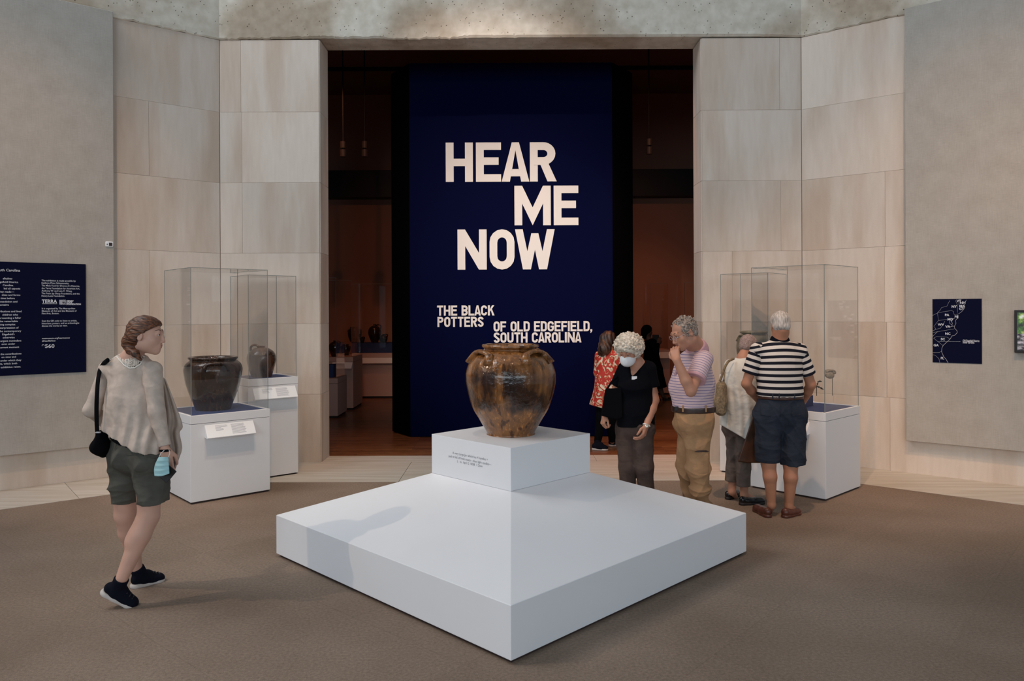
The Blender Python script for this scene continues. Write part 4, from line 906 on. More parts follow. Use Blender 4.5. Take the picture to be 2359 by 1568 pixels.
class Head:
    def __init__(s, c, f, u, sc_=1.0, female=False):
        s.c = np.array(c, float); s.f = nrm(f); s.r = nrm(np.cross(s.f, u)); s.u = np.cross(s.r, s.f); s.s = sc_; s.fr = np.array([s.r, s.f, s.u]); s.fem = female
    def p(s, r, f, u): return s.c+(s.r*r+s.f*f+s.u*u)*s.s
    def add(s, b, neck, nr=.055):
        q = s.s; E_ = lambda c, r, k=.012, sub=False: b.el(s.p(*c), np.array(r)*q, s.fr, k*q, sub)
        E_((0, -.012, .025), (.074, .094, .086)); E_((0, .028, -.035), (.060, .068, .078), .025)
        E_((0, .060, -.085), (.030, .030, .030), .025); E_((0, .070, -.100), (.016, .014, .013), .02)
        for sd in (-1, 1):
            E_((sd*.040, .052, -.028), (.024, .026, .026), .02); E_((sd*(.040 if s.fem else .046), .010 if s.fem else .005, -.060 if s.fem else -.07), (.018, .036, .022) if s.fem else (.02, .04, .025), .03)
            E_((sd*.031, .097, .012), (.017, .014, .012), .010, True)
            E_((sd*.031, .074, .010), (.0145, .0145, .0135), .004)
            E_((sd*.0105, .102, -.036), (.0075, .009, .0068), .006)
            E_((sd*.031, .0765, .0165), (.0158, .0142, .0088), .003)
            b.el(s.p(sd*.077, -.012, -.005), np.array((.008, .018, .031))*q, s.fr, .006*q); b.el(s.p(sd*.084, -.006, -.003), np.array((.006, .009, .017))*q, s.fr, .004*q, True)
        bw_ = .0085 if s.fem else .011; b.rc(s.p(-.032, .082, .030), s.p(.032, .082, .030), bw_*q, bw_*q, .014*q)
        b.rc(s.p(0, .093, .018), s.p(0, .112 if not s.fem else .109, -.030), .0072*q, (.0108 if not s.fem else .0088)*q, .010*q)
        b.rc(s.p(-.016, .088, -.057), s.p(.016, .088, -.057), .009*q, .009*q, .008*q); b.rc(s.p(-.013, .086, -.069), s.p(.013, .086, -.069), .009*q, .009*q, .008*q)
        b.rc(s.p(-.02, .103, -.063), s.p(.02, .103, -.063), .0028*q, .0028*q, .004*q, sub=True)
        b.rc(s.p(0, -.030, -.055), neck, nr*q*1.02, nr*1.1, .03)
    def face(s, P, brow=M_brow, lips=True):
        q = s.s
        for sd in (-1, 1):
            V, Fc = lathe_vf([(.0, -.0112*q), (.008*q, -.0075*q), (.0112*q, 0), (.008*q, .0075*q), (0, .0112*q)], 14); o = mesh_obj('eye', [s.p(sd*.031, .0795, .010)+np.array(v)-P.o for v in V], Fc, M_eye, P.e, True)
            V, Fc = lathe_vf([(.0, -.006*q), (.0045*q, -.004*q), (.006*q, 0), (.0045*q, .004*q), (0, .006*q)], 10); mesh_obj('iris', [s.p(sd*.031, .0862, .009)+np.array(v)-P.o for v in V], Fc, M_iris, o, True)
            P.tube('eyebrow', [s.pj(P, sd*.014, .034, -.0006), s.pj(P, sd*.022, .0375, 0), s.pj(P, sd*.032, .039, 0), s.pj(P, sd*.044, .034, -.0006)], [.0020*q, .0028*q, .0026*q, .0012*q], brow, 6)
            P.tube('eyelash', [s.pj(P, sd*.0175, .0105, .0004), s.pj(P, sd*.025, .0145, .0006), s.pj(P, sd*.036, .0145, .0006), s.pj(P, sd*.045, .0090, .0004)], .0011*q, brow, 5)
        if lips:
            P.tube('lip', [s.pj(P, -.021, -.0615, -.001), s.pj(P, -.008, -.0575, -.0012), s.pj(P, .008, -.0575, -.0012), s.pj(P, .021, -.0615, -.001)], [.0012*q, .0034*q, .0034*q, .0012*q], M_lip, 6)
            P.tube('lip', [s.pj(P, -.018, -.065, -.001), s.pj(P, 0, -.069, -.0014), s.pj(P, .018, -.065, -.001)], [.0012*q, .0040*q, .0012*q], M_lip, 6)
    def pj(s, P, r, u, e):
        bd = [c for c in P.e.children if c.name.startswith('body')][0]; o = s.p(r, .20, u)-P.o; ok, loc, no, _ = bd.ray_cast(Vector(o), Vector(-s.f))
        return np.array(loc)+P.o+s.f*e if ok else s.p(r, .09, u)
def hand(b, w, d, pn, lat, curl=(.3, .4, .3), sc_=1.0, thumb=1., spread=.05, k=.004):   # wrist, finger direction, palm side, thumb side
    d = nrm(d); pn = nrm(np.array(pn)-d*np.dot(pn, d)); lat = nrm(np.cross(d, pn))*np.sign(np.dot(np.cross(d, pn), lat)); w = np.array(w, float)
    for i, o in enumerate((.029, .010, -.010, -.028)):
        root = w+d*(.088-.004*abs(i-1))*sc_+lat*o*sc_; b.rc(w+d*.012*sc_+lat*o*.55*sc_, root, .015*sc_, .0115*sc_, .014)
        L = [(.042, .027, .021), (.046, .030, .022), (.043, .028, .021), (.034, .021, .018)][i]; p = root; dd = nrm(d+lat*spread*(1.5-i)); a = 0; rr_ = .0098*sc_
        for j in range(3):
            a += curl[j]; e = nrm(dd*math.cos(a)+pn*math.sin(a)); q = p+e*L[j]*sc_; b.rc(p, q, rr_, rr_*.9, k); p = q; rr_ *= .9
    t0 = w+d*.025*sc_+lat*.024*sc_+pn*.006; t1 = t0+nrm(d*.75+lat*.65*thumb+pn*.35)*.042*sc_; t2 = t1+nrm(d*.9+lat*.15+pn*.4*max(.3, curl[0]))*.032*sc_; t3 = t2+nrm(d*.95-lat*.05+pn*.4)*.024*sc_
    b.rc(t0, t1, .015*sc_, .0115*sc_, .012); b.rc(t1, t2, .0115*sc_, .010*sc_, .004); b.rc(t2, t3, .010*sc_, .0085*sc_, .004)
def shoe(P, heel, toe, up, ankle, m, msole, collar=.045, sc_=1.0, low=False, lace=None, h=.005):
    heel = np.array(heel, float); toe = np.array(toe, float); d = nrm(toe-heel); up = nrm(np.array(up)-d*np.dot(up, d)); L = np.linalg.norm(toe-heel)
    b = Blend(h); hr = heel+d*.035; tr = toe-d*.042
    hh = .052 if not low else .036
    b.rc(hr+up*hh, hr+d*.07+up*(hh-.004), .034*sc_, .037*sc_, .02); b.rc(hr+d*.05+up*.036, tr+up*.032, .038*sc_, .041*sc_, .02, (up, 1.25)); b.rc(tr-d*.04+up*.03, tr+d*.008+up*.026, .040*sc_, .036*sc_, .02, (up, 1.25))
    if not low:
        b.rc(hr+d*.04+up*.055, np.array(ankle)*.92+(hr+d*.04+up*.055)*.08, .041*sc_, collar, .02, capb=True)
        b.rc(hr+d*.075+up*.07, tr-d*.02+up*.048, .03*sc_, .022*sc_, .02)
    else: b.rc(hr+d*.01+up*.048, hr+up*.05, .032*sc_, .034*sc_, .01)
    b.cut(heel+up*.018, -up)
    o = P.add('shoe', b, m)
    s_ = Blend(h); s_.rc(hr+up*.012, hr+d*.06+up*.012, .038*sc_, .037*sc_, .02, (up, 1.3)); s_.rc(hr+d*.06+up*.012, tr+up*.012, .037*sc_, .044*sc_, .02, (up, 1.4)); s_.rc(tr+up*.012, tr+d*.004+up*.014, .043*sc_, .039*sc_, .02, (up, 1.4))
    s_.cut(heel, -up); s_.cut(heel+up*.028, up); P.add('sole', s_, msole, parent=o)
    if lace:
        for i in range(3): c = hr+d*(.10+.022*i)+up*(.086-.009*i); lt = nrm(np.cross(d, up)); P.tube('shoelace', [c-lt*.024-up*.008, c+up*.003, c+lt*.024-up*.008], .0028, lace, 6, parent=o)
    return o
M_shoeb = mat('navy_knit_shoe', (.005, .006, .013), .9, spec=.12); M_solew = mat('white_midsole', (.55, .50, .47), .6); M_soled = mat('dark_sole', (.015, .012, .012), .6)
M_moc = mat('brown_leather', (.10, .028, .016), .35, var=.3, scale=20); M_bleather = mat('black_leather', (.008, .008, .009), .25)
M_blk = mat('black_cloth', (.0035, .0035, .005), .95, spec=.08); 

def limb_set(b, J, R):             # a bare body: trunk, arms and legs, all blended
    fw = J['fw']
    b.rc(J['hipL'], J['hipR'], R.get('hip', .10), R.get('hip', .10), .04)
    b.chain([J['pelvis'], J['waist'], J['chest']], [R.get('pel', .135), R.get('wst', .12), R.get('chs', .145)], .04, (fw, 1.45))
    b.rc(J['chest'], J['neck'], .09, .06, .05); b.rc(J['shL'], J['shR'], .048, .048, .04)
    for sd in 'LR':
        b.chain([J['hip'+sd], J['kn'+sd]], [R.get('thi', .080), R.get('kne', .055)], .03)
        ca = J['kn'+sd]*.68+J['an'+sd]*.32+np.array(J.get('calf'+sd, (0, 0, 0)))
        b.chain([J['kn'+sd], ca, J['an'+sd]], [R.get('kne', .055), R.get('clf', .056), R.get('ank', .036)], .02)
        b.chain([J['sh'+sd], J['el'+sd]], [R.get('arm', .045), R.get('elb', .037)], .03)
        m_ = J['el'+sd]*.65+J['wr'+sd]*.35; b.chain([J['el'+sd], m_, J['wr'+sd]], [R.get('elb', .037), R.get('fore', .037), R.get('wri', .025)], .015)
        if 'toe'+sd in J: b.chain([J['an'+sd], J['toe'+sd]], [.034, .022], .02)
def Jt(x, y, D): return at(x, y, D)

# ---------------------------------------------------------------- the young woman walking, left
P = Person(at(312, 1000, 4.72)[:2], 'young woman with auburn hair in oatmeal cardigan and olive shorts, walking'); 
fw = nrm((.42, .906, 0)); rt = nrm((.906, -.42, 0)); Z3 = np.array([0, 0, 1.])
J = dict(fw=fw, pelvis=Jt(314, 1040, 4.72), waist=Jt(308, 970, 4.72), chest=Jt(302, 890, 4.72), neck=Jt(301, 826, 4.70),
         hipL=Jt(292, 1055, 4.78), hipR=Jt(345, 1058, 4.68), knL=Jt(288, 1186, 4.84), knR=Jt(342, 1188, 4.68), anL=Jt(314, 1306, 4.96), anR=Jt(281, 1330, 4.60),
         shL=Jt(250, 852, 4.78), shR=Jt(350, 852, 4.66), elL=Jt(211, 944, 4.74), elR=Jt(360, 950, 4.60), wrL=Jt(246, 976, 4.92), wrR=Jt(380, 1032, 4.60))
hd1 = Head(Jt(337, 771, 4.66), (.985, .10, -.10), (0.05, 0, 1), .98, True)
b = Blend(.0045); limb_set(b, J, dict(thi=.092, kne=.062, clf=.060, ank=.036, elb=.035, fore=.036, wri=.024)); hd1.add(b, J['neck'], .050)
b.rc(J['knR']+np.array([-.02, -.01, -.04]), (J['knR']*.6+J['anR']*.4)+np.array([-.022, -.01, 0]), .052, .050, .03)
hand(b, J['wrR'], (.06, .03, -1), (-.25, .95, 0), (.9, .2, 0), (.35, .5, .4), 1.0); hand(b, J['wrL'], (.7, .7, .05), (0, .3, -.9), (0, 0, 1), (.5, .7, .5))
P.add('body', b, S_pale); hd1.face(P)
# hair swept back into a low bun
hm = hair_mat('auburn_hair', (.022, .007, .003), (.20, .066, .022), (14, 70, 70))
g_ = Blend(.0045); pp, nn = hd1.p(0, .035, .036), nrm(hd1.f*.60-hd1.u*.80)
g_.el(hd1.p(0, -.010, .028), (.085, .110, .093), hd1.fr, .01, cut=[(pp, nn)])
g_.el(hd1.p(0, -.045, -.015), (.080, .072, .070), hd1.fr, .02, cut=[(hd1.p(0, -.028, 0), hd1.f)])
g_.el(hd1.p(.0, -.100, -.055), (.050, .042, .056), hd1.fr, .02); g_.el(hd1.p(.01, -.075, -.10), (.040, .030, .032), hd1.fr, .02)
g_.chain([hd1.p(.03, -.075, -.10), hd1.p(.065, -.030, -.118), hd1.p(.075, .005, -.150)], [.026, .022, .010], .015)
def hdisp(X, Y, Z):
    return .0011*np.sin(150*(Z+.35*X)+3*np.sin(22*X))+.0008*np.sin(260*(Z+.3*X)+2*np.sin(35*X+9*Y))
P.add('hair', g_, hm, hdisp)
# shorts, undershirt, cardigan
wd = nrm(at(372, 1034, 4.7)-at(240, 1004, 4.7))
sh = Blend(.0055); sh.rc(J['hipL']+Z3*.03, J['hipR']+Z3*.03, .135, .135, .05, (fw, 1.15)); sh.el(Jt(292, 1052, 4.67), (.088, .09, .10), None, .05); sh.el(Jt(338, 1060, 4.60), (.088, .09, .10), None, .05)
sh.rc(J['pelvis'], Jt(312, 985, 4.72), .150, .140, .04, (fw, 1.3)); sh.rc(Jt(290, 1060, 4.77), Jt(290, 1152, 4.82), .108, .090, .03, capb=True); sh.rc(Jt(348, 1062, 4.66), Jt(353, 1157, 4.66), .112, .096, .025, capb=True)
sh.cut(at(300, 1013, 4.7), np.cross(wd, fw)*np.sign(np.cross(wd, fw)[2]))
olive = cloth('olive_cotton', (.088, .086, .074), .25, 10, .5, 14)
f1 = crease(.008, 34, 4, 1.3); so = P.add('shorts', sh, olive, f1)
for x0, x1, y0, y1 in ((290, 330, 1046, 1049), (338, 372, 1052, 1056)):
    pts = [on(so, x0+(x1-x0)*i/5, y0+(y1-y0)*i/5, .002) for i in range(6)]
    pts = [p_ for p_ in pts if p_ is not None]
    if len(pts) > 2: P.tube('pocket_flap', pts, .004, olive, 6, parent=so)
un = Blend(.006); un.chain([Jt(313, 1016, 4.72), J['waist']], [.172, .150], .04, (fw, 1.30)); un.chain([J['waist'], J['chest']-Z3*.05], [.135, .135], .04, (fw, 1.4)); un.rc(J['shL']*.6+J['shR']*.4, J['shR']*.6+J['shL']*.4, .050, .050, .03); un.rc(J['neck']-Z3*.03, J['neck']+Z3*.01, .062, .055, .03)
un.cut(J['neck']+Z3*.01, (-.1, -.2, 1)); un.cut(at(300, 1016, 4.7), np.cross(wd, fw)*-np.sign(np.cross(wd, fw)[2])); P.add('undershirt', un, M_blk)
cd = Blend(.0055)
cd.chain([J['chest']+Z3*.08, J['chest']-Z3*.10+rt*.01, Jt(300, 1000, 4.72)], [.140, .172, .185], .05, (fw, 1.25)); cd.rc(J['shL']+Z3*.0, J['shR'], .064, .064, .05)
cd.rc(J['shL']*.62+J['shR']*.38+Z3*.02, J['shR']*.62+J['shL']*.38+Z3*.02, .058, .058, .04)
cd.rc(J['chest']+Z3*.02+fw*.03, Jt(330, 1030, 4.62), .12, .12, .05)
cd.chain([J['shR'], J['elR']+rt*.0, J['wrR']+Z3*.015], [.058, .050, .038], .02, capb=True); cd.chain([J['shL'], J['elL'], J['wrL']], [.055, .048, .040], .02, capb=True)
dn = nrm(at(372, 1042, 4.7)-at(238, 992, 4.7)); hn = np.cross(dn, nrm((.2, 1, 0))); hn = hn*-np.sign(hn[2])
# hem: an inclined plane that spares the sleeves
oat = cloth('oatmeal_knit', (.56, .46, .395), .14, 22, .25, 120)
tor = Blend(.0055); tor.ops = cd.ops[:-4]; tor.cut(at(300, 1005, 4.7), hn)
vc_ = crease(.0045, 30, 44, .35)
def vfold(X, Y, Z): return vc_(X, Y, Z)+.0085*np.sin(95*(X*.9+Y*.4)+2.2*np.sin(9*Z))*np.clip((1.32-Z)*3.5, 0, 1)+.004*np.sin(38*(X-.5*Z)+1)
ca = P.add('cardigan', tor, oat, vfold)
sl = Blend(.005); sl.ops = cd.ops[-4:-2]; P.add('sleeve', sl, oat, crease(.0045, 32, 8)); sl = Blend(.005); sl.ops = cd.ops[-2:]; P.add('sleeve', sl, oat, crease(.0045, 32, 9))
# lace yoke at the neck
M_lace = mat('white_lace', (.72, .68, .62), .8); M_lback = M_blk
cen = (300, 832)
def yoke(x, y, off=.004): return on(ca, x, y, off)
bk_pts = [(272, 819), (285, 814), (300, 812), (315, 814), (329, 822), (322, 836), (309, 845), (297, 846), (284, 838)]
vb = [yoke(*p_, .0025) for p_ in bk_pts]
if all(v is not None for v in vb):
    cc_ = yoke(300, 828, .0025); VV = [cc_-P.o]+[v-P.o for v in vb]; mesh_obj('lace_backing', VV, [[0, i+1, (i+1) % len(vb)+1] for i in range(len(vb))], M_lback, P.e)
def lace_line(pts, r):
    q = [yoke(*p_) for p_ in pts]; q = [v for v in q if v is not None]
    if len(q) > 1: P.tube('lace_cord', q, r, M_lace, 5)
lace_line([(268, 818), (284, 812), (300, 810), (316, 812), (332, 822)], .005)
lace_line([(268, 820), (276, 830), (286, 841), (298, 848), (310, 847), (323, 839), (332, 824)], .005)
for i in range(12):
    t_ = i/11; x0 = 272+56*t_; y0 = 813-2*math.sin(pi*t_); x1 = 280+42*t_; y1 = 834+12*math.sin(pi*t_); lace_line([(x0, y0), ((x0+x1)/2+2*math.sin(i*2), (y0+y1)/2), (x1, y1)], .0022)
lace_line([(276, 824), (290, 827), (300, 831), (312, 827), (326, 824)], .0024)
for c_, rr0 in (((298, 831), 7), ((298, 831), 3.5)):
    lace_line([(c_[0]+rr0*math.cos(t_), c_[1]+rr0*math.sin(t_)) for t_ in np.linspace(0, 2*pi, 13)], .002)
lace_line([(240, 838), (252, 828), (268, 821)], .004); lace_line([(244, 832), (258, 824), (268, 818)], .003)
# hanging front of the cardigan
def sheet(P, name, Lp, Rp, D0, m, amp=.02, nf=3, n=28, mth=.004, parent=None):
    Lp = spline([(x, y, 0) for x, y in Lp], 6); Rp = spline([(x, y, 0) for x, y in Rp], 6)
    def smp(Q_, t): f = t*(len(Q_)-1); i = min(int(f), len(Q_)-2); return Q_[i]+(Q_[i+1]-Q_[i])*(f-i)
    V = []; Fc = []; mcol = 14
    for i in range(n+1):
        a_, b_ = smp(Lp, i/n), smp(Rp, i/n)
        for j in range(mcol+1):
            u = j/mcol; x = a_[0]+(b_[0]-a_[0])*u; y = a_[1]+(b_[1]-a_[1])*u
            V.append(at(x, y, (D0(i/n) if callable(D0) else D0)+amp*math.sin(u*nf*2*pi+i*.08)*min(1, i/n*3+.2))-P.o)
    for i in range(n):
        for j in range(mcol): k_ = i*(mcol+1)+j; Fc.append([k_, k_+1, k_+mcol+2, k_+mcol+1])
    o = mesh_obj(name, V, Fc, m, parent or P.e, True); md = o.modifiers.new('s', 'SOLIDIFY'); md.thickness = mth; md.offset = 0; return o
sheet(P, 'cardigan_front', [(372, 866), (376, 930), (378, 1000), (388, 1050), (401, 1077)], [(381, 874), (401, 925), (420, 979), (413, 996), (419, 1030), (413, 1053), (404, 1079)], 4.74, oat, .016, 2)
# band on the wrist and shoes
P.tube('wrist_band', [J['wrR']+np.array([.026*math.cos(a_), .026*math.sin(a_), -.012]) for a_ in np.linspace(0, 2*pi, 14)], .008, M_blk, 6)
hl = Jt(300.5, 1356, 4.93); tl = Jt(376, 1338, 5.10); shoe(P, hl, tl, (0, 0, 1), J['anL'], M_shoeb, M_solew, .044, lace=M_gblack)
hr_ = Jt(230, 1364, 4.60); tr_ = Jt(310, 1401, 4.66); shoe(P, hr_, tr_, (.42, -.1, 1), J['anR'], M_shoeb, M_solew, .044, lace=M_gblack)
# shoulder bag, phone and face mask: carried, so things of their own
sb = empty('shoulder_bag', tuple(at(235, 1040, 4.80)), 'black cloth shoulder bag hanging at the walking young woman\'s left hip', 'bag'); so_ = np.array(sb.location)
bgb = Blend(.006); bgb.chain([at(234, 1002, 4.66), at(231, 1030, 4.70), at(238, 1046, 4.74)], [.030, .046, .020], .03, (fw, .8)); V, Q_ = bgb.surf(folds(.004, 50)); np_mesh('bag_body', V, Q_, M_blk, sb, so_)
def strap(name, pts, w, m, parent, off, th=.25, fd=(0, 1, 0)): V, Fc = tube_vf(spline(pts, 5), w, 8, (fd, th)); return mesh_obj(name, [np.array(v)-off for v in V], Fc, m, parent, True)
sp_pts = []
for x, y in ((262, 818), (248, 829), (238, 838), (229, 856), (225, 880), (223, 910), (222, 945), (223, 985), (226, 1010)):
    q = on(ca, x, y, .006); sp_pts.append(q if q is not None and y < 860 else at(x, y, 4.60 if y > 900 else 4.64))
strap('strap', sp_pts[1:], .014, M_blk, sb, so_)
mesh_obj('strap_buckle', *box_vf(*(at(226, 992, 4.585)-so_-.012), *(at(226, 992, 4.585)-so_+np.array([.014, .004, -.006]))), M_lgrey, sb)
hp_ = J['wrR']
ph = empty('phone', tuple(at(385, 1090, 4.575)), 'dark phone held low in the walking young woman\'s right hand', 'phone')
V, Fc = box_vf(-.036, -.005, -.045, .036, .004, .045, .002); Rm = Matrix.Rotation(.7, 4, 'Y'); mesh_obj('phone_body', [Rm @ Vector(v) for v in V], Fc, M_gblack, ph)
M_mask = mat('surgical_mask_blue', (.36, .60, .64), .8, var=.06, scale=20); M_maskw = mat('mask_white', (.78, .80, .82), .8)
mk = empty('face_mask', tuple(at(370, 1075, 4.52)), 'light blue pleated face mask dangling from the walking young woman\'s fingers', 'mask'); mo = np.array(mk.location)
V = []; Fc = []; nx, ny = 14, 12
cor = [(366, 1052), (388, 1052), (390, 1090), (356, 1096)]
for i in range(ny+1):
    for j in range(nx+1):
        u, v = j/nx, i/ny; x = (cor[0][0]*(1-u)+cor[1][0]*u)*(1-v)+(cor[3][0]*(1-u)+cor[2][0]*u)*v-5*math.sin(pi*v)*(1-u); y = (cor[0][1]*(1-u)+cor[1][1]*u)*(1-v)+(cor[3][1]*(1-u)+cor[2][1]*u)*v+3*math.sin(pi*u)*v
        V.append(at(x, y, 4.515+.006*math.sin(v*24)-.012*math.sin(pi*u))-mo)
for i in range(ny):
    for j in range(nx): k_ = i*(nx+1)+j; Fc.append([k_, k_+1, k_+nx+2, k_+nx+1])
o = mesh_obj('mask_cloth', V, Fc, M_mask, mk, True); md = o.modifiers.new('s', 'SOLIDIFY'); md.thickness = .002
for pts in ([(388, 1052), (391, 1043), (389, 1035)], [(366, 1053), (370, 1044), (378, 1037)]): V, Fc = tube_vf([at(x, y, 4.52)-mo for x, y in pts], .0017, 6); mesh_obj('ear_loop', V, Fc, M_maskw, mk)

# ---------------------------------------------------------------- man in the striped polo, seen from behind
P = Person(at(1800, 1000, 6.62)[:2], 'white haired man in navy and white striped polo and denim shorts')
D0 = 6.62; fw = nrm((.0, 1, 0))
J = dict(fw=fw, pelvis=Jt(1798, 945, D0), waist=Jt(1797, 905, D0), chest=Jt(1795, 840, D0), neck=Jt(1796, 785, D0+.0), hipL=Jt(1771, 955, D0), hipR=Jt(1824, 955, D0),
         knL=Jt(1770, 1066, D0-.02), knR=Jt(1821, 1068, D0-.02), anL=Jt(1777, 1163, D0-.02), anR=Jt(1817, 1166, D0-.02), shL=Jt(1744, 806, D0), shR=Jt(1842, 808, D0),
         elL=Jt(1719, 884, D0+.02), elR=Jt(1868, 886, D0+.02), wrL=Jt(1750, 925, D0+.19), wrR=Jt(1846, 930, D0+.19), toeL=Jt(1772, 1180, D0+.12), toeR=Jt(1840, 1182, D0+.06), calfL=(0, -.015, 0), calfR=(0, -.015, 0))
hd2 = Head(Jt(1797, 748, D0+.0), (.05, 1, -.28), (0, .25, 1), .98)
b = Blend(.006); limb_set(b, J, dict(thi=.085, kne=.062, clf=.057, ank=.034, arm=.05, elb=.041, fore=.042, wri=.029, chs=.155, wst=.155, pel=.155)); hd2.add(b, J['neck'], .058)
hand(b, J['wrL'], (.8, .5, .1), (0, .9, 0), (0, 0, 1), (.5, .6, .4)); hand(b, J['wrR'], (-.8, .5, .1), (0, .9, 0), (0, 0, 1), (.5, .6, .4))
P.add('body', b, S_tan)
hw_ = hair_mat('white_hair', (.30, .25, .22), (.70, .64, .59), (55, 55, 8), .6)
g_ = Blend(.005); g_.el(hd2.p(0, -.016, .030), (.082, .101, .091), hd2.fr, .01, cut=[(hd2.p(0, .05, 0), nrm(hd2.f-hd2.u*.3)), (hd2.p(0, 0, -.052), nrm(-hd2.u))])
g_.el(hd2.p(0, -.040, -.03), (.074, .066, .050), hd2.fr, .02, cut=[(hd2.p(0, -.022, 0), hd2.f)])
P.add('hair', g_, hw_, lambda X, Y, Z: .0016*np.sin(230*X+2*np.sin(40*Z)))
M_pol = band_mat('navy_white_stripe', (.68, .61, .55), (.008, .009, .017), .0545, .47)
M_nav = mat('navy_knit', (.0045, .005, .010), .95, spec=.08)
pl_ = Blend(.0055); pl_.chain([J['chest']+Z3*.02, J['chest']-Z3*.08, J['waist']+Z3*.0], [.190, .186, .190], .05, (fw, 1.35)); pl_.rc(J['shL'], J['shR'], .068, .068, .06); pl_.rc(J['neck']-Z3*.05, J['neck'], .10, .06, .05)
pl_.rc(J['waist'], J['waist']-Z3*.02, .196, .196, .03, (fw, 1.3)); pl_.cut(Jt(1797, 911, D0), -Z3); 
def bandz(V):
    x = (V[:, 0]-J['chest'][0]); z = V[:, 2]; up_ = np.clip((z-1.25)/.30, 0, 1); return z+.9*x**2*up_+.002-(.0545*.35)
P.add('polo_shirt', pl_, M_pol, crease(.0030, 24, 15), bandz)
for sd in 'LR':
    s_ = Blend(.005); el_ = J['sh'+sd]+(J['el'+sd]-J['sh'+sd])*.70; s_.rc(J['sh'+sd]+np.array([.01 if sd == 'L' else -.01, 0, .0]), el_, .070, .072, .02, (fw, 1.1), capb=True)
    ax_ = nrm(J['el'+sd]-J['sh'+sd]); L_ = np.linalg.norm(el_-J['sh'+sd]); P.add('sleeve', s_, M_pol, folds(.003, 60, 3), (lambda a0, ax0, L0: (lambda V: L0-(V-a0) @ ax0+.0001))(J['sh'+sd], ax_, L_))
cl_ = Blend(.005); cl_.rc(J['neck']-Z3*.025, J['neck']+Z3*.035+fw*.01, .082, .066, .02, (fw, 1.1), capb=True); cl_.rc(J['neck']-Z3*.03, J['neck']-Z3*.015, .095, .085, .02, (fw, 1.15)); P.add('collar', cl_, M_nav)
den = cloth('slate_denim', (.026, .032, .048), .25, 12, .45, 20)
st = Blend(.006); st.rc(J['hipL']+Z3*.02, J['hipR']+Z3*.02, .130, .130, .05); st.rc(J['pelvis'], J['waist']-Z3*.02, .19, .196, .04, (fw, 1.35)); st.rc(Jt(1769, 960, D0), Jt(1768, 1064, D0), .115, .109, .03, capb=True); st.rc(Jt(1826, 960, D0), Jt(1827, 1070, D0), .115, .107, .025, capb=True)
st.cut(Jt(1797, 917, D0), Z3); so = P.add('shorts', st, den, crease(.0065, 26, 12))
for x0, y0, x1, y1 in ((1752, 930, 1752, 955), (1752, 955, 1775, 958), (1823, 932, 1824, 958), (1824, 958, 1846, 955), (1797, 920, 1797, 960)):
    pts = [on(so, x0+(x1-x0)*i/6, y0+(y1-y0)*i/6, .0015) for i in range(7)]; pts = [p_ for p_ in pts if p_ is not None]
    if len(pts) > 2: P.tube('seam', pts, .0025, den, 5, parent=so)
bt = Blend(.005); bt.rc(Jt(1797, 911, D0), Jt(1797, 914, D0), .199, .199, .01, (fw, 1.33)); bt.cut(Jt(1797, 907, D0), Z3); bt.cut(Jt(1797, 917.5, D0), -Z3); be = P.add('belt', bt, mat('brown_belt', (.045, .016, .010), .4))
for x in (1780, 1795, 1830):
    q = on(be, x, 912, .002)
    if q is not None: mesh_obj('belt_loop', *box_vf(*(q-P.o-np.array([.006, .003, .024])), *(q-P.o+np.array([.006, .004, .024])), .002), den, P.e)
gd = lambda x, y: gr(x, y)
shoe(P, np.array([*gd(1772, 1193)[:2], 0]), np.array([*gd(1772, 1193)[:2], 0])+np.array([-.035, .255, 0]), Z3, J['anL'], M_moc, M_moc, low=True, sc_=1.02)
shoe(P, np.array([*gd(1812, 1193)[:2], 0])-np.array([.03, 0, 0]), np.array([*gd(1812, 1193)[:2], 0])+np.array([.155, .14, 0]), Z3, J['anR'], M_moc, M_moc, low=True, sc_=1.02)

# ---------------------------------------------------------------- grey haired visitor in the white top
D0 = 7.07
P = Person(at(1706, 1000, D0)[:2], 'short haired visitor in loose white top and cropped taupe trousers')
fw = nrm((.5, .86, 0)); rt = nrm((.86, -.5, 0))
J = dict(fw=fw, pelvis=Jt(1702, 975, D0), waist=Jt(1703, 930, D0), chest=Jt(1706, 875, D0), neck=Jt(1712, 826, D0+.03), hipL=Jt(1690, 985, D0+.05), hipR=Jt(1716, 985, D0-.05),
         knL=Jt(1690, 1050, D0+.06), knR=Jt(1714, 1055, D0-.05), anL=Jt(1686, 1132, D0+.06), anR=Jt(1714, 1140, D0-.03), shL=Jt(1683, 842, D0+.08), shR=Jt(1738, 842, D0-.06),
         elL=Jt(1684, 905, D0+.14), elR=Jt(1748, 895, D0+.0), wrL=Jt(1700, 925, D0+.35), wrR=Jt(1752, 930, D0+.22), toeL=Jt(1694, 1143, D0+.12), toeR=Jt(1740, 1150, D0+.0))
hd3 = Head(Jt(1724, 797, D0+.08), (.75, .6, -.45), (.25, .2, 1), .90)
b = Blend(.0065); limb_set(b, J, dict(thi=.07, kne=.05, clf=.045, ank=.034, chs=.13, wst=.12)); hd3.add(b, J['neck'], .048)
hand(b, J['wrL'], (.6, .6, -.2), (0, 0, -1), (0, 0, 1), sc_=.9); hand(b, J['wrR'], (0, .8, -.3), (-1, 0, 0), (0, 0, 1), sc_=.9); P.add('body', b, S_red)
g_ = Blend(.0055); g_.el(hd3.p(0, -.014, .028), (.076, .094, .084), hd3.fr, .01, cut=[(hd3.p(0, .05, 0), nrm(hd3.f-hd3.u*.4)), (hd3.p(0, 0, -.04), nrm(-hd3.u+hd3.f*.4))]); g_.el(hd3.p(0, -.045, -.03), (.064, .056, .046), hd3.fr, .02, cut=[(hd3.p(0, -.025, 0), hd3.f)])
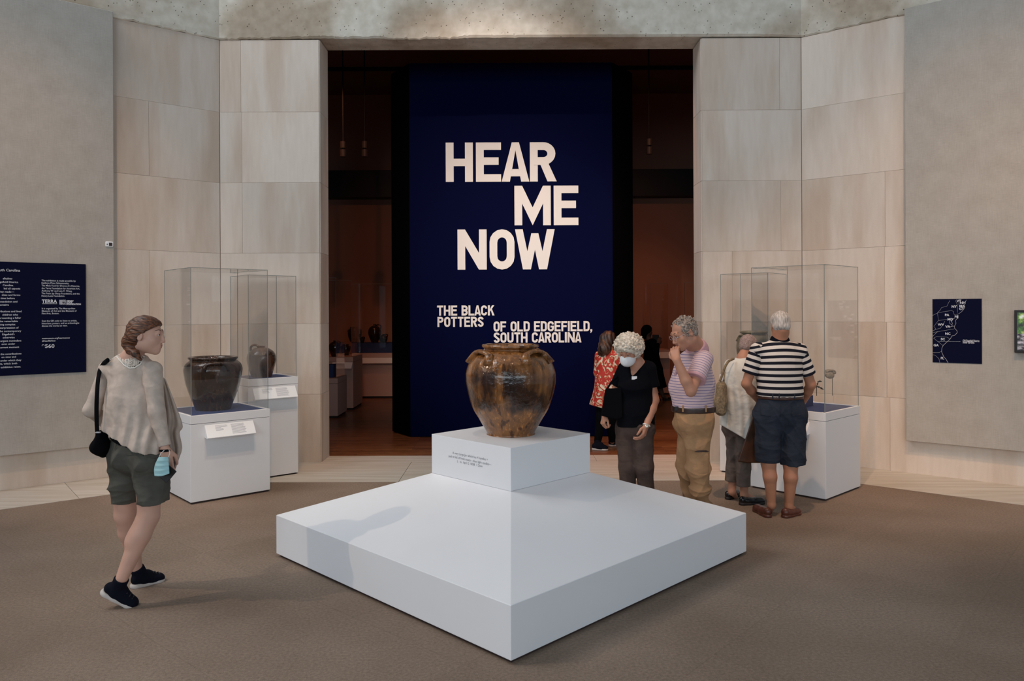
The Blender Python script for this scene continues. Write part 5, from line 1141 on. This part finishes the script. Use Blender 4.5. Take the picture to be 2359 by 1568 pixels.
P.add('hair', g_, hair_mat('cropped_grey_hair', (.20, .13, .115), (.50, .37, .34), (90, 90, 90), .7), lambda X, Y, Z: .002*np.sin(150*X+3*np.sin(90*Z))*np.sin(140*Z))
wt = cloth('white_linen', (.70, .68, .63), .08, 12, .35, 12)
t_ = Blend(.006); t_.chain([J['chest']+Z3*.05, J['waist'], Jt(1697, 1000, D0-.0)], [.135, .160, .175], .05, (fw, 1.25)); t_.rc(J['shL'], J['shR'], .060, .060, .05); t_.rc(J['neck']-Z3*.06, J['neck']-Z3*.01, .08, .055, .04)
t_.rc(J['chest'], Jt(1712, 1010, D0-.06), .12, .13, .05)
dn = nrm(at(1716, 1012, D0)-at(1672, 986, D0)); hn = np.cross(dn, (0, 1, 0)); hn = -hn*np.sign(hn[2]); t_.cut(at(1690, 996, D0), hn)
P.add('loose_top', t_, wt, lambda X, Y, Z: crease(.003, 26, 19, .4)(X, Y, Z)+.007*np.sin(75*(X-.3*Y)+2*np.sin(6*Z))*np.clip((1.35-Z)*3, 0, 1))
s_ = Blend(.006); s_.chain([J['shR'], J['elR'], J['wrR']], [.062, .055, .05], .02, capb=True); P.add('sleeve', s_, wt, folds(.005, 50, 5)); s_ = Blend(.006); s_.chain([J['shL'], J['elL'], J['wrL']], [.062, .055, .05], .02, capb=True); P.add('sleeve', s_, wt, folds(.005, 50, 6))
gt = cloth('taupe_linen', (.135, .105, .092), .2, 12, .5, 16)
t_ = Blend(.006); t_.rc(J['hipL'], J['hipR'], .11, .11, .05); t_.chain([J['hipL'], Jt(1690, 1045, D0+.06), Jt(1683, 1108, D0+.06)], [.09, .062, .056], .03, capb=True); t_.chain([J['hipR'], Jt(1712, 1045, D0-.04), Jt(1712, 1119, D0-.04)], [.09, .072, .064], .02, capb=True); P.add('trousers', t_, gt, crease(.006, 36, 7))
a0 = gr(1674, 1151); shoe(P, a0, a0+np.array([.16, .19, 0]), Z3, J['anL'], M_bleather, M_soled, low=True, sc_=.9)
a0 = gr(1702, 1163); shoe(P, a0, a0+np.array([.25, .05, 0]), Z3, J['anR'], M_bleather, M_soled, low=True, sc_=.9)
# woven tote on the shoulder, brown carrier bag in the hand
M_wov = mat('woven_tan', (.30, .22, .13), .8, var=.45, scale=60, bump=.5, bscale=120)
tb = empty('woven_tote', tuple(at(1658, 955, 6.95)), 'tan woven tote bag hanging from the shoulder of the visitor in white', 'bag'); to = np.array(tb.location)
bb_ = Blend(.006); bb_.chain([at(1661, 890, 6.98), at(1660, 925, 6.97), at(1660, 945, 6.97)], [.046, .056, .052], .03, ((.3, 1, 0), .55)); bb_.cut(at(1660, 876, 6.97), (.15, 0, 1)); V, Q_ = bb_.surf(crease(.004, 25)); np_mesh('bag_body', V, Q_, M_wov, tb, to)
strap('strap', [at(1658, 878, 6.93), at(1664, 862, 6.93), at(1670, 845, 6.94), at(1678, 832, 6.98), at(1690, 826, 7.03)], .012, M_wov, tb, to, .4); strap('strap', [at(1667, 878, 7.10), at(1672, 858, 7.12), at(1684, 833, 7.15)], .012, M_wov, tb, to, .4)
M_rust = mat('rust_brown_leather', (.085, .030, .010), .5, var=.5, scale=6, bump=.3, bscale=12)
cb = empty('carrier_bag', tuple(at(1735, 1060, 6.83)), 'large rust brown carrier bag between the visitor in white and the striped man', 'bag'); cbo = np.array(cb.location)
Vp = [(1746, 922), (1761, 925), (1764, 1066), (1720, 1066), (1699, 1063)]; V = []; Fc = []
for D_ in (6.80, 6.93): V += [at(x, y, D_)-cbo for x, y in Vp]
n = 5; Fc = [list(range(n)), list(range(2*n-1, n-1, -1))]+[[i, i+n, (i+1) % n+n, (i+1) % n] for i in range(n)]
o = mesh_obj('bag_body', V, Fc, M_rust, cb); bevel_obj(o, .01); strap('strap', [at(1748, 925, 6.86), at(1750, 905, 6.86), at(1754, 905, 6.86), at(1756, 925, 6.86)], .007, M_rust, cb, cbo, 1)

# ---------------------------------------------------------------- man in the pink striped polo
D0 = 6.12
P = Person(at(1600, 1000, D0)[:2], 'grey haired man in pink striped polo and tan trousers holding his nose')
fw = nrm((-.90, -.42, 0)); lf = nrm((.42, -.90, 0))
J = dict(fw=fw, pelvis=Jt(1598, 965, D0), waist=Jt(1597, 925, D0), chest=Jt(1598, 862, D0), neck=Jt(1606, 803, D0), hipL=Jt(1606, 985, D0-.09), hipR=Jt(1588, 985, D0+.10),
         knL=Jt(1610, 1082, D0-.10), knR=Jt(1578, 1082, D0+.12), anL=Jt(1620, 1185, D0-.10), anR=Jt(1600, 1180, D0+.12), shL=Jt(1620, 830, D0-.15), shR=Jt(1586, 828, D0+.17),
         elL=Jt(1591, 901, D0-.31), elR=Jt(1583, 895, D0+.24), wrL=Jt(1559, 830, D0-.31), wrR=Jt(1600, 920, D0+.16), toeL=Jt(1612, 1200, D0-.12), toeR=Jt(1592, 1195, D0+.08))
hd4 = Head(Jt(1575, 766, 6.0), (-.80, -.30, -.42), (-.30, -.1, 1), 1.04)
b = Blend(.0055); limb_set(b, J, dict(arm=.046, elb=.040, fore=.042, wri=.029, chs=.15, wst=.15, pel=.15)); hd4.add(b, J['neck'], .060); b.rc(hd4.p(0, -.02, -.07), J['neck'], .058, .066, .03)
hand(b, J['wrL'], at(1551, 797, 5.88)-J['wrL'], (.5, .8, 0), (-.6, .6, 0), (.55, .75, .5), 1.02); hand(b, J['wrR'], (.4, -.5, 0), (0, -1, 0), (0, 0, 1), sc_=.9)
P.add('body', b, S_red); hd4.face(P)
hg = hair_mat('curly_grey_hair', (.13, .095, .075), (.42, .35, .30), (45, 45, 45), .7)
def curly(g, hd, spec, n, rs, seed, ok):
    r = np.random.RandomState(seed); c_, rd = spec; c0 = hd.p(*c_); k_ = 0
    while k_ < n:
        v = nrm(r.normal(size=3)); loc = v*np.array(rd)*r.uniform(.93, 1.04); q = (c_[0]+loc[0], c_[1]+loc[1], c_[2]+loc[2])
        k_ += 1
        if not ok(q): continue
        p = hd.p(*q); t = nrm(r.normal(size=3))*rs*1.3; g.rc(p-t, p+t, rs*r.uniform(.7, 1.1), rs*r.uniform(.5, .9), .005)
g_ = Blend(.0045); g_.el(hd4.p(0, -.020, .032), (.081, .096, .084), hd4.fr, .01, cut=[(hd4.p(0, .055, .05), nrm(hd4.f*.8-hd4.u*.25)), (hd4.p(0, 0, -.055), nrm(-hd4.u+hd4.f*.2))])
g_.el(hd4.p(0, -.050, -.02), (.078, .060, .060), hd4.fr, .02, cut=[(hd4.p(0, -.030, 0), hd4.f)])
curly(g_, hd4, ((0, -.020, .030), (.082, .100, .090)), 300, .0065, 4, lambda q: q[2] > -.075 and q[1] < .045)
P.add('hair', g_, hg)
for sd in (-1, 1): P.tube('spectacles', [hd4.p(sd*.033+.019*math.cos(a_), .104, .004+.015*math.sin(a_)) for a_ in np.linspace(0, 2*pi, 14)], .0011, M_lgrey, 5)
P.tube('spectacles', [hd4.p(-.014, .105, .008), hd4.p(.014, .105, .008)], .0012, M_lgrey, 5)
for sd in (-1, 1): P.tube('spectacles', [hd4.p(sd*.052, .102, .008), hd4.p(sd*.074, .05, .010), hd4.p(sd*.080, -.01, .012)], .0013, M_lgrey, 5)
M_pk = band_mat('pink_blue_stripe', (.64, .47, .49), (.18, .15, .30), .0218, .20); M_pkp = cloth('pink_knit', (.58, .34, .38), .08)
t_ = Blend(.0055); t_.chain([J['chest']+Z3*.04-lf*.01, J['chest']-Z3*.09+fw*.02, Jt(1598, 938, D0)+fw*.01], [.150, .172, .164], .05, (lf, 1.0)); t_.rc(J['shL']-lf*.02, J['shR']+lf*.02, .070, .070, .06); t_.rc(J['neck']-Z3*.06, J['neck']-Z3*.005, .10, .070, .05)
t_.cut(Jt(1597, 937, D0), -Z3); tq = np.array(J['chest'])
P.add('polo_shirt', t_, M_pk, crease(.0038, 26, 55), lambda V: V[:, 2]+.12*np.abs((V-tq) @ fw)*np.clip((V[:, 2]-1.25)*6, 0, 1)+10)
s_ = Blend(.005); e_ = J['shL']+(J['elL']-J['shL'])*.62; s_.rc(J['shL']+Z3*.005, e_, .078, .076, .02, capb=True); a0, ax0 = J['shL'].copy(), nrm(J['elL']-J['shL']); P.add('sleeve', s_, M_pk, crease(.004, 28, 13), lambda V: (V-a0) @ ax0+10)
s_ = Blend(.005); s_.rc(e_-ax0*.022, e_+ax0*.002, .079, .079, .004, capa=True, capb=True); P.add('sleeve_cuff', s_, M_pkp)
s_ = Blend(.006); e_ = J['shR']+(J['elR']-J['shR'])*.62; s_.rc(J['shR'], e_, .074, .072, .02, capb=True); P.add('sleeve', s_, M_pk, None, lambda V: V[:, 2]+10)
cl_ = Blend(.005); cl_.rc(J['neck']-Z3*.02, J['neck']*.55+hd4.p(0, -.045, -.095)*.45, .090, .074, .02, capb=True); cl_.rc(J['neck']+Z3*.0, J['neck']-Z3*.03+fw*.03, .086, .070, .02); P.add('collar', cl_, M_pkp)
P.tube('placket', [J['neck']+fw*.105-Z3*.05, J['chest']+fw*.165+Z3*.06, J['chest']+fw*.185], .012, M_pkp, 8, (fw, .35))
tan = cloth('tan_cotton', (.36, .205, .105), .2, 10, .6, 14)
t_ = Blend(.006); t_.rc(J['hipL']+Z3*.04, J['hipR']+Z3*.04, .135, .135, .05); t_.rc(J['pelvis'], Jt(1597, 940, D0), .165, .160, .04, (lf, 1.0))
t_.chain([J['hipL'], Jt(1607, 1075, D0-.12), Jt(1613, 1130, D0-.11), Jt(1620, 1188, D0-.11)], [.110, .090, .080, .080], .03, capb=True); t_.chain([J['hipR']-fw*.02, Jt(1580, 1070, D0+.10), Jt(1592, 1140, D0+.12), Jt(1600, 1186, D0+.12)], [.110, .080, .074, .072], .02, capb=True)
t_.cut(Jt(1597, 946, D0), Z3); so = P.add('trousers', t_, tan, lambda X, Y, Z: crease(.0062, 27, 21)(X, Y, Z)*(1+1.2*np.clip((.6-Z)*4, 0, 1)))
pk = Blend(.005); pc_ = [on(so, x, y, .0) for x, y in ((1616, 1050), (1616, 1080))]
if all(v is not None for v in pc_):
    pk.rc(pc_[0]+np.array([0, .02, -.015]), pc_[1]+np.array([0, .02, -.02]), .062, .060, .02, ((.2, 1, 0), 2.2)); P.add('cargo_pocket', pk, tan, folds(.004, 60, 3))
pts = [on(so, 1600+6.5*i, 1040-1.2*math.sin(i/2), .012) for i in range(6)]; pts = [v for v in pts if v is not None]
if len(pts) > 2: P.tube('pocket_opening', pts, [.002]+[.007]*(len(pts)-2)+[.002], M_toe, 6)
bt = Blend(.005); bt.rc(Jt(1597, 939, D0), Jt(1597, 943, D0), .177, .177, .01, (lf, 1.0)); bt.cut(Jt(1597, 934, D0), Z3); bt.cut(Jt(1597, 947, D0), -Z3); be = P.add('belt', bt, mat('dark_brown_belt', (.035, .015, .010), .35, var=.3, scale=40))
q = on(be, 1559, 941, .004)
if q is not None: mesh_obj('belt_buckle', *[box_vf(*(q-P.o-np.array([.02, .005, .018])), *(q-P.o+np.array([.02, .006, .018])), .003)][0], M_gblack, P.e)
for x in (1573, 1626):
    q = on(be, x, 941, .002)
    if q is not None: mesh_obj('belt_loop', *box_vf(*(q-P.o-np.array([.007, .003, .026])), *(q-P.o+np.array([.007, .004, .026])), .002), tan, P.e)
for sd, x, dd in (('L', 1622, -.11), ('R', 1602, .12)):
    a0 = at(x, 1200, D0+dd); a0[2] = 0; shoe(P, a0-fw*.03, a0+fw*.25, Z3, J['an'+sd], M_bleather, M_soled, low=True)

# ---------------------------------------------------------------- woman with white curls and a mask
D0 = 6.48
P = Person(at(1464, 1000, D0)[:2], 'white curly haired woman in black top with white face mask and wristwatch')
fw = nrm((-.35, -.94, 0)); lf = nrm((.94, -.35, 0))
J = dict(fw=fw, pelvis=Jt(1463, 975, D0), waist=Jt(1463, 935, D0), chest=Jt(1464, 885, D0), neck=Jt(1467, 838, D0), hipL=Jt(1482, 995, D0-.03), hipR=Jt(1442, 995, D0+.03),
         knL=Jt(1484, 1080, D0-.06), knR=Jt(1442, 1080, D0+.0), anL=Jt(1490, 1176, D0-.02), anR=Jt(1446, 1176, D0+.03), shL=Jt(1494, 849, D0-.05), shR=Jt(1439, 849, D0+.05),
         elL=Jt(1508, 921, D0-.06), elR=Jt(1412, 914, D0+.10), wrL=Jt(1489, 979, D0-.14), wrR=Jt(1393, 955, D0-.02), toeL=Jt(1484, 1190, D0-.12), toeR=Jt(1440, 1190, D0-.1))
hd5 = Head(Jt(1448, 805, D0-.08), (-.46, -.66, -.60), (-.2, -.4, 1), .98, True)
b = Blend(.0055); limb_set(b, J, dict(thi=.075, kne=.052, clf=.048, arm=.043, elb=.037, fore=.039, wri=.026, chs=.13, wst=.125, pel=.125, hip=.085)); hd5.add(b, J['neck'], .048); b.rc(J['neck'], J['neck']+fw*.05-Z3*.08, .055, .05, .03)
hand(b, J['wrL'], at(1478, 1018, D0-.18)-J['wrL'], (-.6, .3, 0), (-.5, -.6, 0), (.55, .55, .45), .98, spread=.015); hand(b, J['wrR'], (-.25, -.2, -.9), (.8, .3, 0), (.3, -1, 0), (.9, 1.1, .8), .9)
P.add('body', b, S_red); hd5.face(P, lips=False)
hwc = hair_mat('white_curls', (.42, .35, .27), (.82, .75, .64), (38, 38, 38), .7)
g_ = Blend(.005); cutp = [(hd5.p(0, .062, .01), nrm(hd5.f*.8-hd5.u*.6))]
g_.el(hd5.p(0, -.015, .030), (.105, .108, .100), hd5.fr, .01, cut=cutp); g_.el(hd5.p(0, -.05, -.035), (.105, .075, .075), hd5.fr, .02, cut=[(hd5.p(0, 0, 0), hd5.f)])
curly(g_, hd5, ((0, -.020, .022), (.122, .118, .108)), 1150, .0088, 8, lambda q: (q[1] < .050 or q[2] > .068) and q[2] > -.10 and not (abs(q[0]) < .065 and q[1] > .035 and q[2] < .066))
P.add('hair', g_, hwc)
mk_ = Blend(.004); mk_.el(hd5.p(0, .056, -.058), (.068, .074, .062), hd5.fr, .01, cut=[(hd5.p(0, .035, 0), -hd5.f), (hd5.p(0, .10, -.010), nrm(hd5.u+hd5.f*.1))]); mk_.rc(hd5.p(0, .10, -.03), hd5.p(0, .115, -.055), .018, .016, .03); P.add('face_mask', mk_, M_maskw, label='white face mask worn over nose and chin')
for sd in (-1, 1): P.tube('mask_loop', [hd5.p(sd*.055, .055, -.04), hd5.p(sd*.075, .02, -.02), hd5.p(sd*.08, -.01, .0)], .0015, M_maskw, 5)
M_bkt = mat('black_cotton', (.0035, .004, .0065), .95, spec=.08, bump=.3, bscale=12)
t_ = Blend(.006); t_.chain([J['chest']+Z3*.03, J['waist']-Z3*.0, Jt(1463, 975, D0)], [.152, .160, .163], .05, (fw, 1.25)); t_.rc(J['shL'], J['shR'], .062, .062, .05); t_.el(J['chest']+fw*.07-Z3*.01, (.13, .07, .08), None, .05)
t_.rc(J['neck']-Z3*.05-fw*.02, J['neck']-fw*.02, .09, .068, .03)
# V neckline
vp = Jt(1455, 862, D0-.2)
t_.cut(Jt(1463, 979, D0), nrm((.08, 0, -1)))
nk = J['neck']; t_.rc(Jt(1453, 866, D0-.12), Jt(1465, 826, D0-.10), .010, .082, .006, (fw, .38), True); t_.rc(nk+fw*.0+Z3*.0, nk+Z3*.12, .060, .085, .01, sub=True)
P.add('top', t_, M_bkt, crease(.005, 24, 31))
for sd in 'LR':
    s_ = Blend(.0055); e_ = J['sh'+sd]+(J['el'+sd]-J['sh'+sd])*.60; s_.rc(J['sh'+sd], e_, .062, .064, .02, capb=True); P.add('sleeve', s_, M_bkt, folds(.004, 50, 5))
P.tube('necklace', [J['neck']+np.array([math.cos(a_)*.062, math.sin(a_)*.058-.012, -.028-.02*max(0, -math.sin(a_))]) for a_ in np.linspace(0, 2*pi, 20)], .006, M_gblack, 6)
brn = cloth('brown_twill', (.082, .058, .050), .25, 10, .5, 14)
t_ = Blend(.006); t_.rc(J['hipL']+Z3*.03, J['hipR']+Z3*.03, .098, .098, .05, (fw, 1.0)); t_.chain([J['hipL'], Jt(1484, 1075, D0-.05), Jt(1488, 1130, D0-.04), Jt(1490, 1180, D0-.03)], [.090, .076, .066, .068], .03, capb=True); t_.chain([J['hipR'], Jt(1444, 1075, D0), Jt(1447, 1130, D0+.02), Jt(1447, 1180, D0+.02)], [.090, .078, .070, .070], .02, capb=True)
t_.rc(J['pelvis'], J['waist'], .15, .14, .04, (fw, 1.3)); P.add('trousers', t_, brn, crease(.0058, 28, 17))
bd = empty('name_badge_', (0, 0, 0)); bpy.data.objects.remove(bd)
tp = [o for o in P.e.children if o.name.startswith('top')][0]
q = on(tp, 1461, 870, .004)
if q is not None: mesh_obj('sticker_badge', *box_vf(*(q-P.o-np.array([.022, .002, .014])), *(q-P.o+np.array([.022, .002, .014]))), M_card, P.e)
wv = nrm(J['wrL']-J['elL']); u1 = nrm(np.cross(wv, (0, 1, 0))); u2 = np.cross(wv, u1)
P.tube('watch_strap', [J['wrL']+(u1*math.cos(a_)+u2*math.sin(a_))*.029 for a_ in np.linspace(0, 2*pi, 16)], .005, M_card, 6)
q = J['wrL']+np.array([-.004, -.032, 0]); V, Fc = lathe_vf([(.016, 0), (.018, .003), (.015, .006), (0, .006)], 18); Rm = Matrix.Rotation(pi/2, 4, 'X'); mesh_obj('watch_dial', [np.array(Rm @ Vector(v))+q-P.o for v in V], Fc, mat('silver_watch', (.7, .68, .6), .3, metal=.6), P.e, True)
for sd, x, dd in (('L', 1489, -.03), ('R', 1447, .03)):
    a0 = at(x, 1190, D0+dd); a0[2] = 0; shoe(P, a0-fw*.04, a0+fw*.21, Z3, J['an'+sd], M_bleather, M_soled, low=True, sc_=.92)
hb = empty('tote_bag', tuple(at(1403, 930, D0-.02)), 'flat black tote bag carried by the white curly haired woman', 'bag'); ho = np.array(hb.location)
Vp = [(1394, 895), (1432, 893), (1434, 962), (1420, 966), (1384, 957)]; V = []
for D_ in (D0-.10, D0-.05): V += [at(x, y, D_)-ho for x, y in Vp]
n = 5; Fc = [list(range(n)), list(range(2*n-1, n-1, -1))]+[[i, i+n, (i+1) % n+n, (i+1) % n] for i in range(n)]
bevel_obj(mesh_obj('bag_body', V, Fc, M_blk, hb), .008); strap('strap', [at(1398, 896, D0-.07), at(1410, 878, D0-.05), at(1424, 868, D0), at(1430, 880, D0-.06), at(1428, 895, D0-.07)], .009, M_blk, hb, ho, 1)

# ---------------------------------------------------------------- woman in the red floral tunic, inside the gallery
D0 = 9.85
P = Person(at(1396, 1000, D0)[:2], 'dark haired woman in a red and gold floral tunic and black leggings')
fw = nrm((.55, .83, 0))
J = dict(fw=fw, pelvis=Jt(1396, 905, D0), waist=Jt(1398, 875, D0), chest=Jt(1400, 845, D0), neck=Jt(1402, 808, D0), hipL=Jt(1387, 912, D0+.05), hipR=Jt(1406, 912, D0-.03), knL=Jt(1386, 962, D0), knR=Jt(1408, 962, D0+.0), anL=Jt(1376, 1018, D0), anR=Jt(1410, 1016, D0+.12),
         shL=Jt(1382, 819, D0+.08), shR=Jt(1418, 819, D0-.08), elL=Jt(1378, 858, D0+.14), elR=Jt(1424, 858, D0-.04), wrL=Jt(1392, 880, D0+.3), wrR=Jt(1428, 890, D0+.12))
hd6 = Head(Jt(1402, 783, D0+.02), (.75, .6, -.25), (.1, 0, 1), .95, True)
b = Blend(.009); limb_set(b, J, dict(thi=.075, kne=.055, clf=.050)); hd6.add(b, J['neck'], .05); hand(b, J['wrR'], (.2, .3, -.9), (-1, 0, 0), (0, 1, 0)); hand(b, J['wrL'], (.6, .6, 0), (0, 0, -1), (0, 0, 1)); P.add('body', b, S_tan)
def lashed(): pass
dkh = hair_mat('dark_brown_hair', (.010, .006, .005), (.085, .042, .026), (25, 25, 5))
g_ = Blend(.008); g_.el(hd6.p(0, -.014, .028), (.088, .106, .096), hd6.fr, .01, cut=[(hd6.p(0, .055, 0), nrm(hd6.f-hd6.u*.4))]); g_.chain([hd6.p(0, -.04, -.02), Jt(1392, 803, D0-.08), Jt(1386, 812, D0-.05)], [.095, .080, .05], .04); P.add('hair', g_, dkh, lambda X, Y, Z: .004*np.sin(110*X+4*np.sin(14*Z)))
def floral():
    m, t, p = nt('red_floral'); p.inputs['Roughness'].default_value = .6; v = mapping(t, (1, 1, 1))
    nz = t.nodes.new('ShaderNodeTexNoise'); nz.inputs['Scale'].default_value = 10; nz.inputs['Detail'].default_value = 2; nz.inputs['Distortion'].default_value = 2.6; t.links.new(v, nz.inputs[0])
    rp = t.nodes.new('ShaderNodeValToRGB'); e = rp.color_ramp.elements; e[0].position = .515; e[0].color = (.55, .030, .018, 1); e[1].position = .60; e[1].color = (.80, .70, .55, 1); q = e.new(.55); q.color = (.58, .25, .07, 1)
    t.links.new(nz.outputs[0], rp.inputs[0]); t.links.new(rp.outputs[0], p.inputs['Base Color']); return m
t_ = Blend(.008); t_.chain([J['chest']+Z3*.05, J['waist'], J['pelvis']-Z3*.12], [.150, .155, .205], .05, (fw, 1.25)); t_.rc(J['shL'], J['shR'], .07, .07, .05); t_.rc(J['neck']-Z3*.08, J['neck']-Z3*.02, .09, .06, .04); t_.rc(J['pelvis'], Jt(1358, 944, D0), .16, .045, .05)
t_.cut(Jt(1380, 936, D0), nrm((-.22, 0, -1))); fl = floral(); P.add('tunic', t_, fl, lambda X, Y, Z: .008*np.sin(45*X+2*np.sin(5*Z))*np.clip((1.1-Z)*3, 0, 1))
for sd in 'LR': s_ = Blend(.008); s_.chain([J['sh'+sd], J['el'+sd], J['wr'+sd]], [.07, .06, .05], .03, capb=True); P.add('sleeve', s_, fl)
t_ = Blend(.008); t_.rc(J['hipL'], J['hipR'], .1, .1, .05); t_.chain([J['hipL'], J['knL'], J['anL']], [.088, .070, .046], .03, capb=True); t_.chain([J['hipR'], J['knR'], J['anR']], [.088, .070, .046], .02, capb=True); P.add('leggings', t_, M_blk)
a0 = gr(1364, 1036); a0[2] = 0; shoe(P, a0, a0+np.array([.19, -.04, 0]), Z3, J['anL'], M_shoeb, M_solew, sc_=1.15, h=.006); a0 = at(1403, 1030, D0+.12); a0[2] = 0; shoe(P, a0, a0+np.array([.2, .14, 0]), Z3, J['anR'], M_shoeb, M_solew, h=.006)

# ---------------------------------------------------------------- silhouetted visitor deep in the gallery
D0 = 15.0
P = Person(at(1500, 900, D0)[:2], 'visitor in dark clothes deep in the gallery, seen as a silhouette')
fw = nrm((.9, .4, 0))
J = dict(fw=fw, pelvis=Jt(1503, 850, D0), waist=Jt(1501, 828, D0), chest=Jt(1499, 803, D0), neck=Jt(1494, 782, D0), hipL=Jt(1500, 855, D0+.09), hipR=Jt(1506, 855, D0-.08), knL=Jt(1500, 884, D0+.08), knR=Jt(1516, 884, D0-.08), anL=Jt(1494, 914, D0+.05), anR=Jt(1527, 912, D0-.08),
         shL=Jt(1494, 792, D0+.16), shR=Jt(1502, 793, D0-.16), elL=Jt(1506, 812, D0+.2), elR=Jt(1512, 811, D0-.22), wrL=Jt(1514, 795, D0+.1), wrR=Jt(1515, 794, D0-.12), toeR=Jt(1536, 916, D0-.08), toeL=Jt(1500, 918, D0+.05))
hd7 = Head(Jt(1491, 762, D0), (.95, .2, -.15), (0, 0, 1), .98, True)
b = Blend(.010); limb_set(b, J, {}); hd7.add(b, J['neck'], .05); hand(b, J['wrL'], (.3, 0, 1), (0, -1, 0), (1, 0, 0)); hand(b, J['wrR'], (.3, 0, 1), (0, 1, 0), (1, 0, 0)); P.add('body', b, S_dark)
g_ = Blend(.009); g_.el(hd7.p(0, -.014, .028), (.088, .106, .096), hd7.fr, .01, cut=[(hd7.p(0, .055, 0), nrm(hd7.f-hd7.u*.4))]); g_.chain([hd7.p(0, -.05, -.02), hd7.p(0, -.06, -.12)], [.08, .06], .04); P.add('hair', g_, M_blk)
t_ = Blend(.010); t_.chain([J['chest']+Z3*.06, J['waist'], J['pelvis'], Jt(1508, 893, D0)], [.15, .15, .19, .24], .05, (nrm((-.4, .9, 0)), 1.0), capb=True); t_.rc(J['shL'], J['shR'], .065, .065, .04)
for sd in 'LR': t_.chain([J['sh'+sd], J['el'+sd], J['wr'+sd]], [.06, .05, .042], .02)
P.add('coat', t_, M_blk)
for sd, x, y in (('L', 1494, 920), ('R', 1526, 921)): a0 = at(x, y, D0-.05); a0[2] = .0; shoe(P, a0, a0+np.array([.24, .03, 0]), Z3, J['an'+sd], M_bleather, M_soled, low=True, h=.008)
tbp = at(1513, 780, D0); tbt = empty('tablet', tuple(tbp), 'dark tablet held up by the silhouetted visitor', 'tablet'); V, Fc = box_vf(-.09, -.006, -.09, .04, .006, .08, .003); mesh_obj('tablet_body', V, Fc, M_gblack, tbt)
